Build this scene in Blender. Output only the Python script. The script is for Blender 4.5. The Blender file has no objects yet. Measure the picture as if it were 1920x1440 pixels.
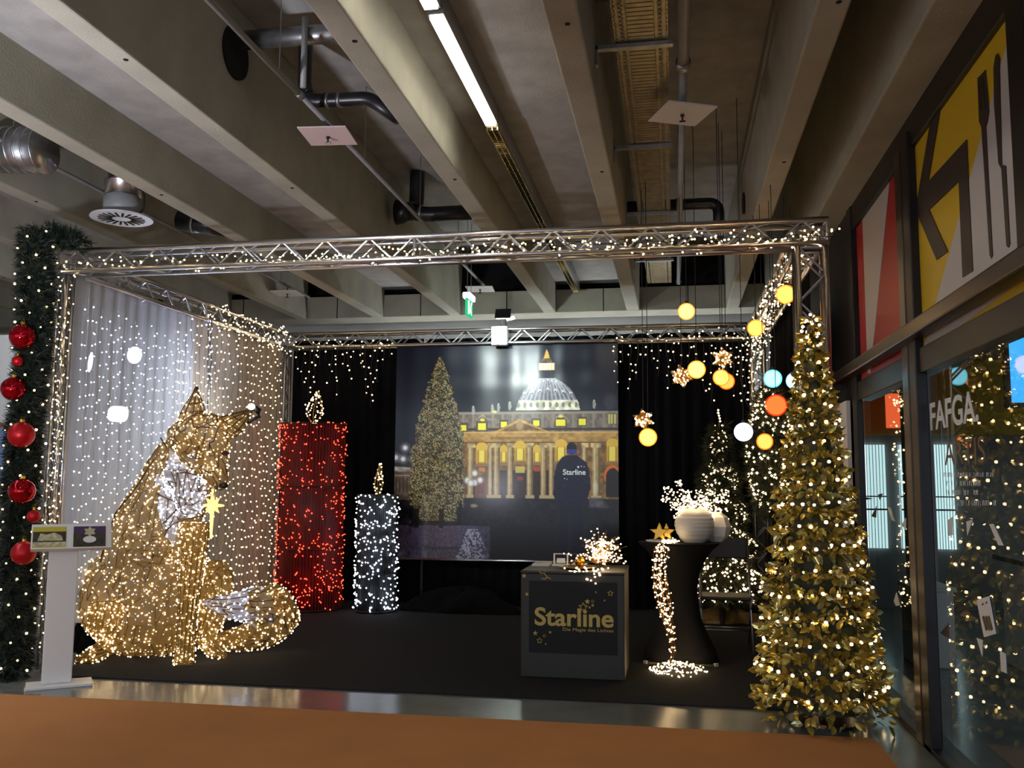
import bpy, math, random
import numpy as np
from mathutils import Vector, Matrix, Quaternion

random.seed(7)
rng = np.random.default_rng(7)
scene = bpy.context.scene
COL = scene.collection

# ------------------------------------------------------------------ camera
F, CZ = 1722.0, 1.5
YAW, PITCH, ROLL = math.radians(10.0), math.radians(6.08), math.radians(0.32)
_f = Vector((-math.sin(YAW) * math.cos(PITCH), math.cos(YAW) * math.cos(PITCH), math.sin(PITCH)))
_r = Vector((math.cos(YAW), math.sin(YAW), 0))
_u = _r.cross(_f)
RT = _r * math.cos(ROLL) + _u * math.sin(ROLL)
UP = _u * math.cos(ROLL) - _r * math.sin(ROLL)
cam_data = bpy.data.cameras.new('camera')
cam = bpy.data.objects.new('camera', cam_data)
COL.objects.link(cam)
cam.matrix_world = Matrix((
    (RT.x, UP.x, -_f.x, 0), (RT.y, UP.y, -_f.y, 0), (RT.z, UP.z, -_f.z, CZ), (0, 0, 0, 1)))
cam_data.sensor_width = 36
cam_data.lens = F / 1920 * 36
cam_data.clip_end = 200
scene.camera = cam
scene.view_settings.view_transform = 'Standard'
scene.view_settings.look = 'None'
scene.view_settings.gamma = 1
scene.view_settings.use_curve_mapping = False
scene.view_settings.exposure = 0.35
scene.cycles.use_light_tree = False
scene.cycles.max_bounces = 6
scene.cycles.diffuse_bounces = 3
scene.cycles.glossy_bounces = 3
scene.cycles.transmission_bounces = 4
scene.cycles.transparent_max_bounces = 10
scene.cycles.use_adaptive_sampling = True
scene.cycles.adaptive_threshold = 0.03
scene.cycles.caustics_reflective = False
scene.cycles.caustics_refractive = False

# ------------------------------------------------------------------ world
world = bpy.data.worlds.new('hall_light')
scene.world = world
world.use_nodes = True
world.node_tree.nodes['Background'].inputs[0].default_value = (0.74, 0.83, 1.0, 1)
world.node_tree.nodes['Background'].inputs[1].default_value = 1.25


# measured rays of the survey photo: where a sight line meets a plane of the hall
def ray(px, py):
    return RT * ((px - 960) / F) - UP * ((py - 720) / F) + _f


def at(px, py, Y):
    d = ray(px, py)
    return Vector((0, 0, CZ)) + d * (Y / d.y)


def atx(px, py, X):
    d = ray(px, py)
    return Vector((0, 0, CZ)) + d * (X / d.x)


def depth(p):
    return (Vector(p) - Vector((0, 0, CZ))).dot(_f)


def fl(px, py, Z=0.0):
    d = ray(px, py)
    return Vector((0, 0, CZ)) + d * ((Z - CZ) / d.z)


# ------------------------------------------------------------------ materials
def S(r, g, b):
    def c(v):
        v /= 255
        return v / 12.92 if v <= 0.04045 else ((v + 0.055) / 1.055) ** 2.4
    return (c(r), c(g), c(b), 1)


MATS = {}


def mat(name, rgb=(128, 128, 128), rough=0.6, metal=0.0, noise=0.0, scale=8.0, bump=0.0, bscale=40.0, emit=None,
        strength=1.0, alpha=None, spec=0.5, trans=0.0):
    m = bpy.data.materials.new(name)
    m.use_nodes = True
    nt = m.node_tree
    b = nt.nodes['Principled BSDF']
    col = S(*rgb)
    b.inputs['Base Color'].default_value = col
    b.inputs['Roughness'].default_value = rough
    b.inputs['Metallic'].default_value = metal
    b.inputs['Specular IOR Level'].default_value = spec
    if noise:
        tc = nt.nodes.new('ShaderNodeTexCoord')
        n = nt.nodes.new('ShaderNodeTexNoise')
        n.inputs['Scale'].default_value = scale
        n.inputs['Detail'].default_value = 6
        rp = nt.nodes.new('ShaderNodeValToRGB')
        rp.color_ramp.elements[0].position = 0.3
        rp.color_ramp.elements[1].position = 0.7
        rp.color_ramp.elements[0].color = tuple(max(0, c * (1 - noise)) for c in col[:3]) + (1,)
        rp.color_ramp.elements[1].color = tuple(min(1, c * (1 + noise)) for c in col[:3]) + (1,)
        nt.links.new(tc.outputs['Object'], n.inputs['Vector'])
        nt.links.new(n.outputs['Fac'], rp.inputs['Fac'])
        nt.links.new(rp.outputs['Color'], b.inputs['Base Color'])
    if bump:
        tc = nt.nodes.new('ShaderNodeTexCoord')
        n = nt.nodes.new('ShaderNodeTexNoise')
        n.inputs['Scale'].default_value = bscale
        n.inputs['Detail'].default_value = 5
        bp = nt.nodes.new('ShaderNodeBump')
        bp.inputs['Strength'].default_value = bump
        bp.inputs['Distance'].default_value = 0.02
        nt.links.new(tc.outputs['Object'], n.inputs['Vector'])
        nt.links.new(n.outputs['Fac'], bp.inputs['Height'])
        nt.links.new(bp.outputs['Normal'], b.inputs['Normal'])
    if emit:
        b.inputs['Emission Color'].default_value = S(*emit)
        b.inputs['Emission Strength'].default_value = strength
    if alpha is not None:
        b.inputs['Alpha'].default_value = alpha
    if trans:
        b.inputs['Transmission Weight'].default_value = trans
    MATS[name] = m
    return m


def emat(name, lin, strength, sampling=None):
    m = bpy.data.materials.new(name)
    m.use_nodes = True
    nt = m.node_tree
    nt.nodes.clear()
    e = nt.nodes.new('ShaderNodeEmission')
    e.inputs[0].default_value = (*lin, 1)
    e.inputs[1].default_value = strength
    o = nt.nodes.new('ShaderNodeOutputMaterial')
    nt.links.new(e.outputs[0], o.inputs[0])
    if sampling:
        m.cycles.emission_sampling = sampling
    MATS[name] = m
    return m


def sheer(name, rgb, see, translucent=0.5):
    """thin net or voile: part clear, the rest scatters and lets light through"""
    m = bpy.data.materials.new(name)
    m.use_nodes = True
    nt = m.node_tree
    nt.nodes.clear()
    d = nt.nodes.new('ShaderNodeBsdfDiffuse')
    t = nt.nodes.new('ShaderNodeBsdfTranslucent')
    tr = nt.nodes.new('ShaderNodeBsdfTransparent')
    d.inputs[0].default_value = S(*rgb)
    t.inputs[0].default_value = S(*rgb)
    m1 = nt.nodes.new('ShaderNodeMixShader')
    m1.inputs[0].default_value = translucent
    m2 = nt.nodes.new('ShaderNodeMixShader')
    m2.inputs[0].default_value = see
    o = nt.nodes.new('ShaderNodeOutputMaterial')
    nt.links.new(d.outputs[0], m1.inputs[1])
    nt.links.new(t.outputs[0], m1.inputs[2])
    nt.links.new(m1.outputs[0], m2.inputs[1])
    nt.links.new(tr.outputs[0], m2.inputs[2])
    nt.links.new(m2.outputs[0], o.inputs[0])
    MATS[name] = m
    return m


def glassmat(name, tint=(0.85, 0.9, 0.9), base=0.10):
    m = bpy.data.materials.new(name)
    m.use_nodes = True
    nt = m.node_tree
    nt.nodes.clear()
    tr = nt.nodes.new('ShaderNodeBsdfTransparent')
    tr.inputs[0].default_value = (*tint, 1)
    g = nt.nodes.new('ShaderNodeBsdfGlossy')
    g.inputs['Roughness'].default_value = 0.0
    fr = nt.nodes.new('ShaderNodeFresnel')
    fr.inputs['IOR'].default_value = 1.65
    mx = nt.nodes.new('ShaderNodeMixShader')
    o = nt.nodes.new('ShaderNodeOutputMaterial')
    ge = nt.nodes.new('ShaderNodeNewGeometry')
    inv = nt.nodes.new('ShaderNodeMath')
    inv.operation = 'SUBTRACT'
    inv.inputs[0].default_value = 1.0
    mul = nt.nodes.new('ShaderNodeMath')
    mul.operation = 'MULTIPLY'
    nt.links.new(ge.outputs['Backfacing'], inv.inputs[1])
    nt.links.new(fr.outputs[0], mul.inputs[0])
    nt.links.new(inv.outputs[0], mul.inputs[1])
    nt.links.new(mul.outputs[0], mx.inputs[0])
    nt.links.new(tr.outputs[0], mx.inputs[1])
    nt.links.new(g.outputs[0], mx.inputs[2])
    nt.links.new(mx.outputs[0], o.inputs[0])
    MATS[name] = m
    return m


mat('concrete', (164, 161, 144), 0.85, noise=0.12, scale=3, bump=0.15, bscale=60)
mat('concrete_slab', (160, 158, 152), 0.9, noise=0.15, scale=5, bump=0.2, bscale=90)
mat('polished_floor', (112, 116, 112), 0.18, noise=0.25, scale=1.6)
mat('charcoal_carpet', (44, 44, 45), 0.95, noise=0.25, scale=60, bump=0.3, bscale=300, spec=0.1)
mat('orange_carpet', (196, 134, 84), 0.95, noise=0.05, scale=2.5, bump=0.2, bscale=300, spec=0.1)
mat('white_wall', (214, 212, 208), 0.8, noise=0.04, scale=2)
mat('grey_wall', (150, 148, 145), 0.8, noise=0.06, scale=2)
mat('dark_frame', (30, 24, 22), 0.4, spec=0.35)
mat('bronze_rail', (58, 40, 34), 0.3, metal=0.25)
mat('alu', (205, 205, 208), 0.28, metal=1.0)
mat('alu_dull', (170, 170, 172), 0.4, metal=1.0)
mat('galv', (150, 152, 152), 0.38, metal=0.9, noise=0.2, scale=20)
mat('galv_tray', (165, 150, 115), 0.4, metal=0.7, noise=0.2, scale=14)
mat('pipe_grey', (140, 142, 140), 0.45, noise=0.1)
mat('pipe_black', (26, 26, 28), 0.35)
mat('cable_black', (14, 15, 16), 0.6)
mat('cable_green', (14, 22, 16), 0.6)
mat('copper_wire', (150, 110, 60), 0.35, metal=1.0)
mat('black_cloth', (15, 15, 18), 0.92, noise=0.2, scale=5, spec=0.1)
mat('stretch_cloth', (17, 16, 17), 0.8, spec=0.2)
mat('counter_black', (42, 39, 31), 0.5, noise=0.1, scale=3)
mat('counter_panel', (22, 22, 19), 0.5, spec=0.25)
mat('gold_print', (196, 166, 80), 0.5)
mat('gold_leaf', (176, 154, 70), 0.3, metal=0.6, noise=0.35, scale=30)
mat('gold_leaf_pale', (205, 198, 140), 0.2, metal=0.7)
mat('gold_wire', (146, 120, 66), 0.35, metal=0.9)
mat('brown_wire', (96, 72, 40), 0.4, metal=0.7)
mat('gold_ball', (200, 150, 60), 0.2, metal=1.0)
mat('needle', (18, 34, 22), 0.6, noise=0.3, scale=20)
mat('needle_warm', (40, 46, 20), 0.6, noise=0.3, scale=20)
mat('bark', (60, 44, 30), 0.9)
mat('red_gloss', (170, 8, 26), 0.06, metal=0.75)
mat('red_satin', (190, 14, 26), 0.35, metal=0.4)
mat('acrylic_white', (226, 222, 218), 0.35, spec=0.4)
mat('porcelain', (205, 200, 190), 0.5, bump=0.3, bscale=9)
mat('paper_white', (228, 226, 222), 0.7)
mat('white_plastic', (222, 222, 220), 0.4)
mat('pink_plate', (205, 182, 180), 0.5)
mat('white_plate', (205, 200, 192), 0.5)
mat('dark_void', (10, 10, 11), 0.9)
mat('sign_red', (168, 28, 36), 0.45)
mat('sign_white', (196, 190, 188), 0.45)
mat('sign_yellow', (214, 176, 24), 0.45)
mat('sign_brown', (52, 36, 32), 0.45)
mat('letter_white', (220, 225, 225), 0.5)
mat('letter_brown', (110, 78, 50), 0.5)
mat('wood_edge', (130, 96, 64), 0.6)
mat('chair_black', (24, 24, 25), 0.4)
mat('bag_film', (150, 120, 64), 0.25, noise=0.3, scale=14)
mat('red_core', (104, 6, 14), 0.5, noise=0.3, scale=14)
mat('silver_core', (70, 74, 82), 0.45, noise=0.3, scale=14)
sheer('voile', (232, 232, 236), 0.30, 0.55)
sheer('voile_warm', (214, 200, 180), 0.25, 0.45)
sheer('gold_net', (192, 162, 100), 0.42, 0.5)
sheer('white_net', (222, 224, 240), 0.32, 0.5)
sheer('star_net', (190, 130, 50), 0.35, 0.5)
glassmat('pane_glass')
WARM, COOL, RED, PEACH = (1.0, 0.70, 0.36), (0.78, 0.86, 1.0), (1.0, 0.06, 0.025), (1.0, 0.72, 0.40)
emat('led_warm', WARM, 7)
emat('led_gold', PEACH, 6)
emat('led_cool', COOL, 6)
emat('led_blue', (0.45, 0.5, 1.0), 8)
emat('led_red', RED, 4.5)
emat('led_star', (1.0, 0.56, 0.16), 2.0)
emat('strip_lamp', (1.0, 0.93, 0.82), 14)
emat('strip_lamp_cool', (0.78, 0.87, 1.0), 40)
emat('flood_face', (0.85, 1.0, 0.96), 40)
emat('spot_blue', (0.55, 0.68, 1.0), 7)
emat('spot_white', (0.92, 0.98, 1.0), 7)
emat('exit_green', (0.03, 0.55, 0.22), 0.9)
emat('exit_white', (0.85, 1.0, 0.95), 2.2)
emat('window_glow', (0.66, 0.9, 0.92), 1.3)
emat('screen_blue', (0.05, 0.42, 0.95), 1.3)
emat('red_sign', (1.0, 0.13, 0.04), 1.2)


# ------------------------------------------------------------------ mesh building
def octa(r):
    v = np.array([(1, 0, 0), (-1, 0, 0), (0, 1, 0), (0, -1, 0), (0, 0, 1), (0, 0, -1)], float) * r
    f = np.array([(0, 2, 4), (2, 1, 4), (1, 3, 4), (3, 0, 4), (2, 0, 5), (1, 2, 5), (3, 1, 5), (0, 3, 5)])
    return v, f


def ico(r):
    t = (1 + 5 ** .5) / 2
    v = np.array([(-1, t, 0), (1, t, 0), (-1, -t, 0), (1, -t, 0), (0, -1, t), (0, 1, t), (0, -1, -t), (0, 1, -t),
                  (t, 0, -1), (t, 0, 1), (-t, 0, -1), (-t, 0, 1)], float)
    v *= r / math.sqrt(1 + t * t)
    f = np.array([(0, 11, 5), (0, 5, 1), (0, 1, 7), (0, 7, 10), (0, 10, 11), (1, 5, 9), (5, 11, 4), (11, 10, 2),
                  (10, 7, 6), (7, 1, 8), (3, 9, 4), (3, 4, 2), (3, 2, 6), (3, 6, 8), (3, 8, 9), (4, 9, 5), (2, 4, 11),
                  (6, 2, 10), (8, 6, 7), (9, 8, 1)])
    return v, f


def frame_of(d):
    d = Vector(d).normalized()
    a = Vector((0, 0, 1)) if abs(d.z) < 0.9 else Vector((1, 0, 0))
    u = d.cross(a).normalized()
    return u, d.cross(u).normalized(), d


class MB:
    def __init__(s):
        s.v, s.f = [], []

    def add(s, vs, fs):
        o = len(s.v)
        s.v += [tuple(p) for p in vs]
        s.f += [tuple(i + o for i in f) for f in fs]
        return s

    def box(s, a, b):
        x0, y0, z0 = a
        x1, y1, z1 = b
        return s.add([(x0, y0, z0), (x1, y0, z0), (x1, y1, z0), (x0, y1, z0), (x0, y0, z1), (x1, y0, z1), (x1, y1, z1),
                      (x0, y1, z1)], [(0, 3, 2, 1), (4, 5, 6, 7), (0, 1, 5, 4), (1, 2, 6, 5), (2, 3, 7, 6), (3, 0, 4, 7)])

    def obox(s, c, ax, ay, az):
        """box about centre c with half-axis vectors"""
        c, ax, ay, az = map(Vector, (c, ax, ay, az))
        vs = [c + ax * i + ay * j + az * k for k in (-1, 1) for i, j in ((-1, -1), (1, -1), (1, 1), (-1, 1))]
        return s.add(vs, [(0, 3, 2, 1), (4, 5, 6, 7), (0, 1, 5, 4), (1, 2, 6, 5), (2, 3, 7, 6), (3, 0, 4, 7)])

    def tube(s, p0, p1, r, n=8, r2=None, cap=True):
        p0, p1 = Vector(p0), Vector(p1)
        u, w, _ = frame_of(p1 - p0)
        r2 = r if r2 is None else r2
        vs = []
        for p, rr in ((p0, r), (p1, r2)):
            for i in range(n):
                a = 2 * math.pi * i / n
                vs.append(p + (u * math.cos(a) + w * math.sin(a)) * rr)
        fs = [(i, (i + 1) % n, n + (i + 1) % n, n + i) for i in range(n)]
        if cap:
            fs += [tuple(range(n - 1, -1, -1)), tuple(range(n, 2 * n))]
        return s.add(vs, fs)

    def path(s, pts, r, n=6):
        pts = [Vector(p) for p in pts]
        vs = []
        k = len(pts)
        for j, p in enumerate(pts):
            d = pts[min(j + 1, k - 1)] - pts[max(j - 1, 0)]
            if d.length < 1e-6:
                d = Vector((0, 0, 1))
            u, w, _ = frame_of(d)
            rr = r[j] if hasattr(r, '__len__') else r
            vs += [p + (u * math.cos(2 * math.pi * i / n) + w * math.sin(2 * math.pi * i / n)) * rr for i in range(n)]
        fs = [(j * n + i, j * n + (i + 1) % n, (j + 1) * n + (i + 1) % n, (j + 1) * n + i) for j in range(k - 1) for i in
              range(n)]
        fs += [tuple(range(n - 1, -1, -1)), tuple(range((k - 1) * n, k * n))]
        return s.add(vs, fs)

    def lathe(s, prof, c=(0, 0, 0), n=32, lobe=None):
        c = Vector(c)
        vs = []
        for j, (r, z) in enumerate(prof):
            for i in range(n):
                a = 2 * math.pi * i / n
                rr = r * (lobe(a, z) if lobe else 1)
                vs.append((c.x + rr * math.cos(a), c.y + rr * math.sin(a), c.z + z))
        k = len(prof)
        fs = [(j * n + i, j * n + (i + 1) % n, (j + 1) * n + (i + 1) % n, (j + 1) * n + i) for j in range(k - 1) for i in
              range(n)]
        fs += [tuple(range(n - 1, -1, -1)), tuple(range((k - 1) * n, k * n))]
        return s.add(vs, fs)

    def prism(s, pts, off):
        """polygon of 3-D points extruded by off"""
        off = Vector(off)
        n = len(pts)
        a = [Vector(p) for p in pts]
        vs = a + [p + off for p in a]
        fs = [tuple(range(n - 1, -1, -1)), tuple(range(n, 2 * n))]
        fs += [(i, (i + 1) % n, n + (i + 1) % n, n + i) for i in range(n)]
        return s.add(vs, fs)

    def ball(s, c, r, n=16, m=10, sc=(1, 1, 1)):
        vs, fs = [], []
        c = Vector(c)
        for j in range(m + 1):
            t = math.pi * j / m
            for i in range(n):
                a = 2 * math.pi * i / n
                vs.append((c.x + r * sc[0] * math.sin(t) * math.cos(a), c.y + r * sc[1] * math.sin(t) * math.sin(a),
                           c.z + r * sc[2] * math.cos(t)))
        for j in range(m):
            for i in range(n):
                fs.append((j * n + i, j * n + n + i, j * n + n + (i + 1) % n, j * n + (i + 1) % n))
        return s.add(vs, fs)

    def mesh(s, name):
        me = bpy.data.meshes.new(name)
        me.from_pydata(s.v, [], s.f)
        me.validate()
        me.update()
        return me

    def build(s, name, m, parent=None, smooth=False, bevel=0.0):
        me = s.mesh(name)
        if smooth:
            me.polygons.foreach_set('use_smooth', [True] * len(me.polygons))
        return link(name, me, m, parent, bevel)


def link(name, me, m, parent=None, bevel=0.0):
    o = bpy.data.objects.new(name, me)
    COL.objects.link(o)
    if m is not None and hasattr(me, 'materials') and len(me.materials) == 0:
        me.materials.append(MATS[m])
    if parent is not None:
        o.parent = parent
        o.matrix_parent_inverse = pinv(parent)
    if bevel:
        b = o.modifiers.new('edge', 'BEVEL')
        b.width = bevel
        b.segments = 2
        b.limit_method = 'ANGLE'
    return o


def wmat(p):
    if p.parent is None:
        return p.matrix_basis.copy()
    return wmat(p.parent) @ p.matrix_parent_inverse @ p.matrix_basis


def pinv(p):
    return wmat(p).inverted()


def tag(o, label, cat=None, group=None, kind=None):
    o['label'] = label
    if cat:
        o['category'] = cat
    if group:
        o['group'] = group
    if kind:
        o['kind'] = kind
    return o


def struct(o, label=None):
    o['kind'] = 'structure'
    if label:
        o['label'] = label
    return o


def thing(name, loc, label, cat, group=None):
    o = bpy.data.objects.new(name, None)
    COL.objects.link(o)
    o.location = loc
    o.empty_display_size = 0.1
    return tag(o, label, cat, group)


def many(name, P, base, m, parent=None, jitter=0.0, kind='stuff'):
    """one mesh holding a copy of the small base shape at every point"""
    P = np.asarray([tuple(p) for p in P], float).reshape(-1, 3)
    v, f = base
    n, k = len(P), len(v)
    sc = 1 + jitter * (rng.random((n, 1, 1)) - 0.5)
    V = (P[:, None, :] + v[None] * sc).reshape(-1, 3)
    Fc = (f[None] + (np.arange(n) * k)[:, None, None]).reshape(-1, f.shape[1])
    me = bpy.data.meshes.new(name)
    me.vertices.add(len(V))
    me.vertices.foreach_set('co', V.ravel())
    me.loops.add(Fc.size)
    me.loops.foreach_set('vertex_index', Fc.ravel().astype(np.int32))
    me.polygons.add(len(Fc))
    me.polygons.foreach_set('loop_start', np.arange(0, Fc.size, Fc.shape[1], dtype=np.int32))
    me.update(calc_edges=True)
    me.validate()
    o = link(name, me, m, parent)
    if kind:
        o['kind'] = kind
    return o


def quads_np(name, V, Fc, m, parent=None, kind=None):
    me = bpy.data.meshes.new(name)
    me.from_pydata([tuple(p) for p in V], [], [tuple(q) for q in Fc])
    me.update()
    o = link(name, me, m, parent)
    if kind:
        o['kind'] = kind
    return o


def lamp(name, kind, loc, energy, color, parent=None, size=0.05, target=None, spot=None, size_y=None, blend=0.5):
    L = bpy.data.lights.new(name, kind)
    L.energy = energy
    L.color = color
    if kind == 'AREA':
        L.shape = 'RECTANGLE' if size_y else 'SQUARE'
        L.size = size
        if size_y:
            L.size_y = size_y
    else:
        L.shadow_soft_size = size
    if kind == 'SPOT':
        L.spot_size = spot
        L.spot_blend = blend
    o = bpy.data.objects.new(name, L)
    COL.objects.link(o)
    o.location = loc
    if target is not None:
        o.rotation_euler = (Vector(target) - Vector(loc)).to_track_quat('-Z', 'Y').to_euler()
    if parent is not None:
        o.parent = parent
        o.matrix_parent_inverse = pinv(parent)
    return o


def text(body, p, xdir, normal, height, m, parent, depth=0.003, align='LEFT', name='lettering', width=None, bold=0.0):
    c = bpy.data.curves.new(name, 'FONT')
    c.body = body
    c.size = height / 0.70
    c.extrude = depth / 2
    c.align_x = align
    c.offset = bold * c.size
    tmp = bpy.data.objects.new(name, c)
    COL.objects.link(tmp)
    bpy.context.view_layer.update()
    me = bpy.data.meshes.new_from_object(tmp.evaluated_get(bpy.context.evaluated_depsgraph_get()))
    bpy.data.objects.remove(tmp)
    me.name = name
    x = Vector(xdir).normalized()
    nz = Vector(normal).normalized()
    y = nz.cross(x).normalized()
    n = len(me.vertices)
    co = np.zeros(n * 3)
    me.vertices.foreach_get('co', co)
    co = co.reshape(-1, 3)
    x0, w = co[:, 0].min(), co[:, 0].max() - co[:, 0].min()
    sx = width / w if width else 1.0
    co[:, 0] = (co[:, 0] - x0) * sx
    W = np.array(p)[None] + co[:, :1] * np.array(x) + co[:, 1:2] * np.array(y) + co[:, 2:] * np.array(nz)
    me.vertices.foreach_set('co', W.ravel())
    me.materials.clear()
    return link(name, me, m, parent)


LED = ico(0.0066)
LED_S = octa(0.0085)
LED_F = octa(0.0098)


def polyline(pts, step):
    """points every step along a polyline"""
    out, carry = [], step * random.random()
    for a, b in zip(pts[:-1], pts[1:]):
        a, b = Vector(a), Vector(b)
        L = (b - a).length
        t = carry
        while t < L:
            out.append(a.lerp(b, t / L))
            t += step
        carry = t - L
    return out


def jit(p, s):
    return Vector(p) + Vector((random.uniform(-s, s), random.uniform(-s, s), random.uniform(-s, s)))


def basis(D, roll=None):
    """orthonormal frames for direction rows D: x = D, y, z with random roll"""
    D = np.asarray(D, float)
    D = D / np.linalg.norm(D, axis=1, keepdims=True)
    A = rng.normal(size=D.shape)
    Yv = np.cross(D, A)
    Yv /= np.linalg.norm(Yv, axis=1, keepdims=True)
    return D, Yv, np.cross(D, Yv)


def spread_mesh(name, P, D, base, m, parent=None, size=1.0, jitter=0.4, kind='stuff', up=None):
    """base shape (x = pointing axis) copied to every P, pointing along D"""
    P = np.asarray([tuple(p) for p in P], float)
    X, Yv, Z = basis(D)
    if up is not None:
        Z = np.asarray(up, float) - (np.asarray(up, float) * X).sum(1, keepdims=True) * X
        Z /= np.linalg.norm(Z, axis=1, keepdims=True)
        Yv = np.cross(Z, X)
    v, f = base
    n, k = len(P), len(v)
    sc = size * (1 + jitter * (rng.random((n, 1, 1)) - 0.5))
    V = P[:, None] + sc * (v[None, :, 0:1] * X[:, None] + v[None, :, 1:2] * Yv[:, None] + v[None, :, 2:3] * Z[:, None])
    V = V.reshape(-1, 3)
    Fc = (f[None] + (np.arange(n) * k)[:, None, None]).reshape(-1, f.shape[1])
    me = bpy.data.meshes.new(name)
    me.vertices.add(len(V))
    me.vertices.foreach_set('co', V.ravel())
    me.loops.add(Fc.size)
    me.loops.foreach_set('vertex_index', Fc.ravel().astype(np.int32))
    me.polygons.add(len(Fc))
    me.polygons.foreach_set('loop_start', np.arange(0, Fc.size, Fc.shape[1], dtype=np.int32))
    me.update(calc_edges=True)
    o = link(name, me, m, parent)
    if kind:
        o['kind'] = kind
    return o


def tuft(n=9, L=0.07, w=0.004, open_=0.9):
    """spray of needles along a short twig (axis x)"""
    v, f = [], []
    for i in range(n):
        a = 2 * math.pi * i / n * 2.4
        b = 0.02 + 0.5 * i / n * L
        o_ = Vector((math.cos(open_), math.sin(open_) * math.cos(a), math.sin(open_) * math.sin(a))) * L
        s_ = Vector((0, -math.sin(a), math.cos(a))) * w
        k = len(v)
        v += [Vector((b, 0, 0)) - s_, Vector((b, 0, 0)) + s_, Vector((b, 0, 0)) + o_]
        f.append((k, k + 1, k + 2))
    return np.array([tuple(p) for p in v]), np.array(f)


LEAF = (np.array([(0, 0, 0), (0.35, 0.30, 0.06), (0.8, 0.26, 0.05), (1.15, 0, -0.06), (0.8, -0.26, 0.05), (0.35, -0.30, 0.06),
                  (0.55, 0, -0.02)]) * 0.06,
        np.array([(0, 1, 6), (1, 2, 6), (2, 3, 6), (3, 4, 6), (4, 5, 6), (5, 0, 6)]))


def star_pts(c, r, n=5, inner=0.42, xa=(1, 0, 0), ya=(0, 0, 1), rot=math.pi / 2):
    c, xa, ya = Vector(c), Vector(xa), Vector(ya)
    return [c + (xa * math.cos(rot + k * math.pi / n) + ya * math.sin(rot + k * math.pi / n)) * (r if k % 2 == 0 else r * inner)
            for k in range(2 * n)]
# ================================================================== the hall
WX = 1.42                                   # inner face of the glazed front
floor = struct(MB().box((-12, -5, -0.1), (7, 13, 0)).build('floor', 'polished_floor'))
wb = struct(MB().box((-12, 12.6, 0), (WX, 12.8, 4.7)).build('wall_back', 'white_wall'))
wl = struct(MB().box((-10.6, -5, 0), (-10.4, 12.6, 4.7)).build('wall_left', 'white_wall'))

DEEP, SHAL, RIBZ = 4.62, 4.14, 3.75
RIBS = [(-8.75, -8.60), (-7.5, -7.35), (-6.33, -6.18), (-5.19, -5.04), (-4.08, -3.92), (-2.98, -2.83), (-1.69, -1.53),
        (-0.59, -0.425), (0.69, 0.85)]
ceiling = struct(MB().box((-12, -5, DEEP), (1.7, 12.6, DEEP + 0.2)).build('ceiling', 'concrete_slab'))
for x0, x1 in ((-8.62, -7.48), (-6.2, -5.17), (-3.94, -2.96), (-1.55, -0.57)):
    p = MB().box((x0, -5, SHAL), (x1, 12.05, DEEP)).build('slab_infill', 'concrete_slab', ceiling)
for i, (x0, x1) in enumerate(RIBS):
    m = MB()
    t = 0.025
    pts = [(x0, -5, RIBZ), (x1, -5, RIBZ), (x1 + t, -5, DEEP), (x0 - t, -5, DEEP)]
    m.prism(pts, (0, 17.0, 0))
    b = struct(m.build('ceiling_beam', 'concrete', None, bevel=0.012), 'concrete rib under the hall ceiling')
    if i == 5:
        MB().tube((x1 - 0.004, 5.38, 4.30), (x1 + 0.028, 5.38, 4.30), 0.175, 32).build('core_hole', 'dark_void', b)
    if i == 8:
        MB().tube((x0 - 0.028, 4.95, 4.30), (x0 + 0.004, 4.95, 4.30), 0.13, 32).build('core_hole', 'dark_void', b)
        MB().tube((x0 - 0.028, 8.6, 4.1), (x0 + 0.004, 8.6, 4.1), 0.1, 24).build('core_hole', 'dark_void', b)
    for yb in (4.3, 6.5, 9.0):            # small cast-in anchor marks in the soffit
        MB().tube((x0 + 0.1, yb, RIBZ - 0.003), (x0 + 0.1, yb, RIBZ + 0.01), 0.014, 10).build('anchor_hole', 'dark_void', b)
m = MB().prism([(1.19, -5, RIBZ - 0.06), (1.72, -5, RIBZ - 0.06), (1.72, -5, DEEP), (1.15, -5, DEEP)], (0, 17.0, 0))
struct(m.build('ceiling_edge_beam', 'concrete', None, bevel=0.012))
cb = struct(MB().box((-12, 12.0, RIBZ), (1.5, 12.45, 4.06)).build('cross_beam', 'concrete', None, bevel=0.01))
for x in (-6.0, -4.6, -3.4, -2.2, -0.9, 0.2):
    MB().box((x, 11.995, RIBZ), (x + 0.012, 12.01, 4.06)).build('joint', 'dark_void', cb)
struct(MB().box((-12, 12.45, 4.06), (1.7, 12.6, DEEP)).build('gap_shade_panel', 'dark_void'))  # near-black panel over the back wall: the gap's shade put into colour

# ------------------------------------------------------------------ floor coverings
c = MB().box((-4.78, 6.5, 0.0), (1.12, 11.35, 0.012)).build('booth_carpet', 'charcoal_carpet')
tag(c, 'dark charcoal carpet laid over the booth floor inside the truss', 'carpet')
c = MB().prism([(-10.35, -4, 0), (1.16, -4, 0), (1.145, 5.895, 0), (-10.35, 5.895, 0)], (0, 0, 0.008)).build('aisle_carpet', 'orange_carpet')
tag(c, 'orange brown aisle carpet running along the very front of the booth', 'carpet')


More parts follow.
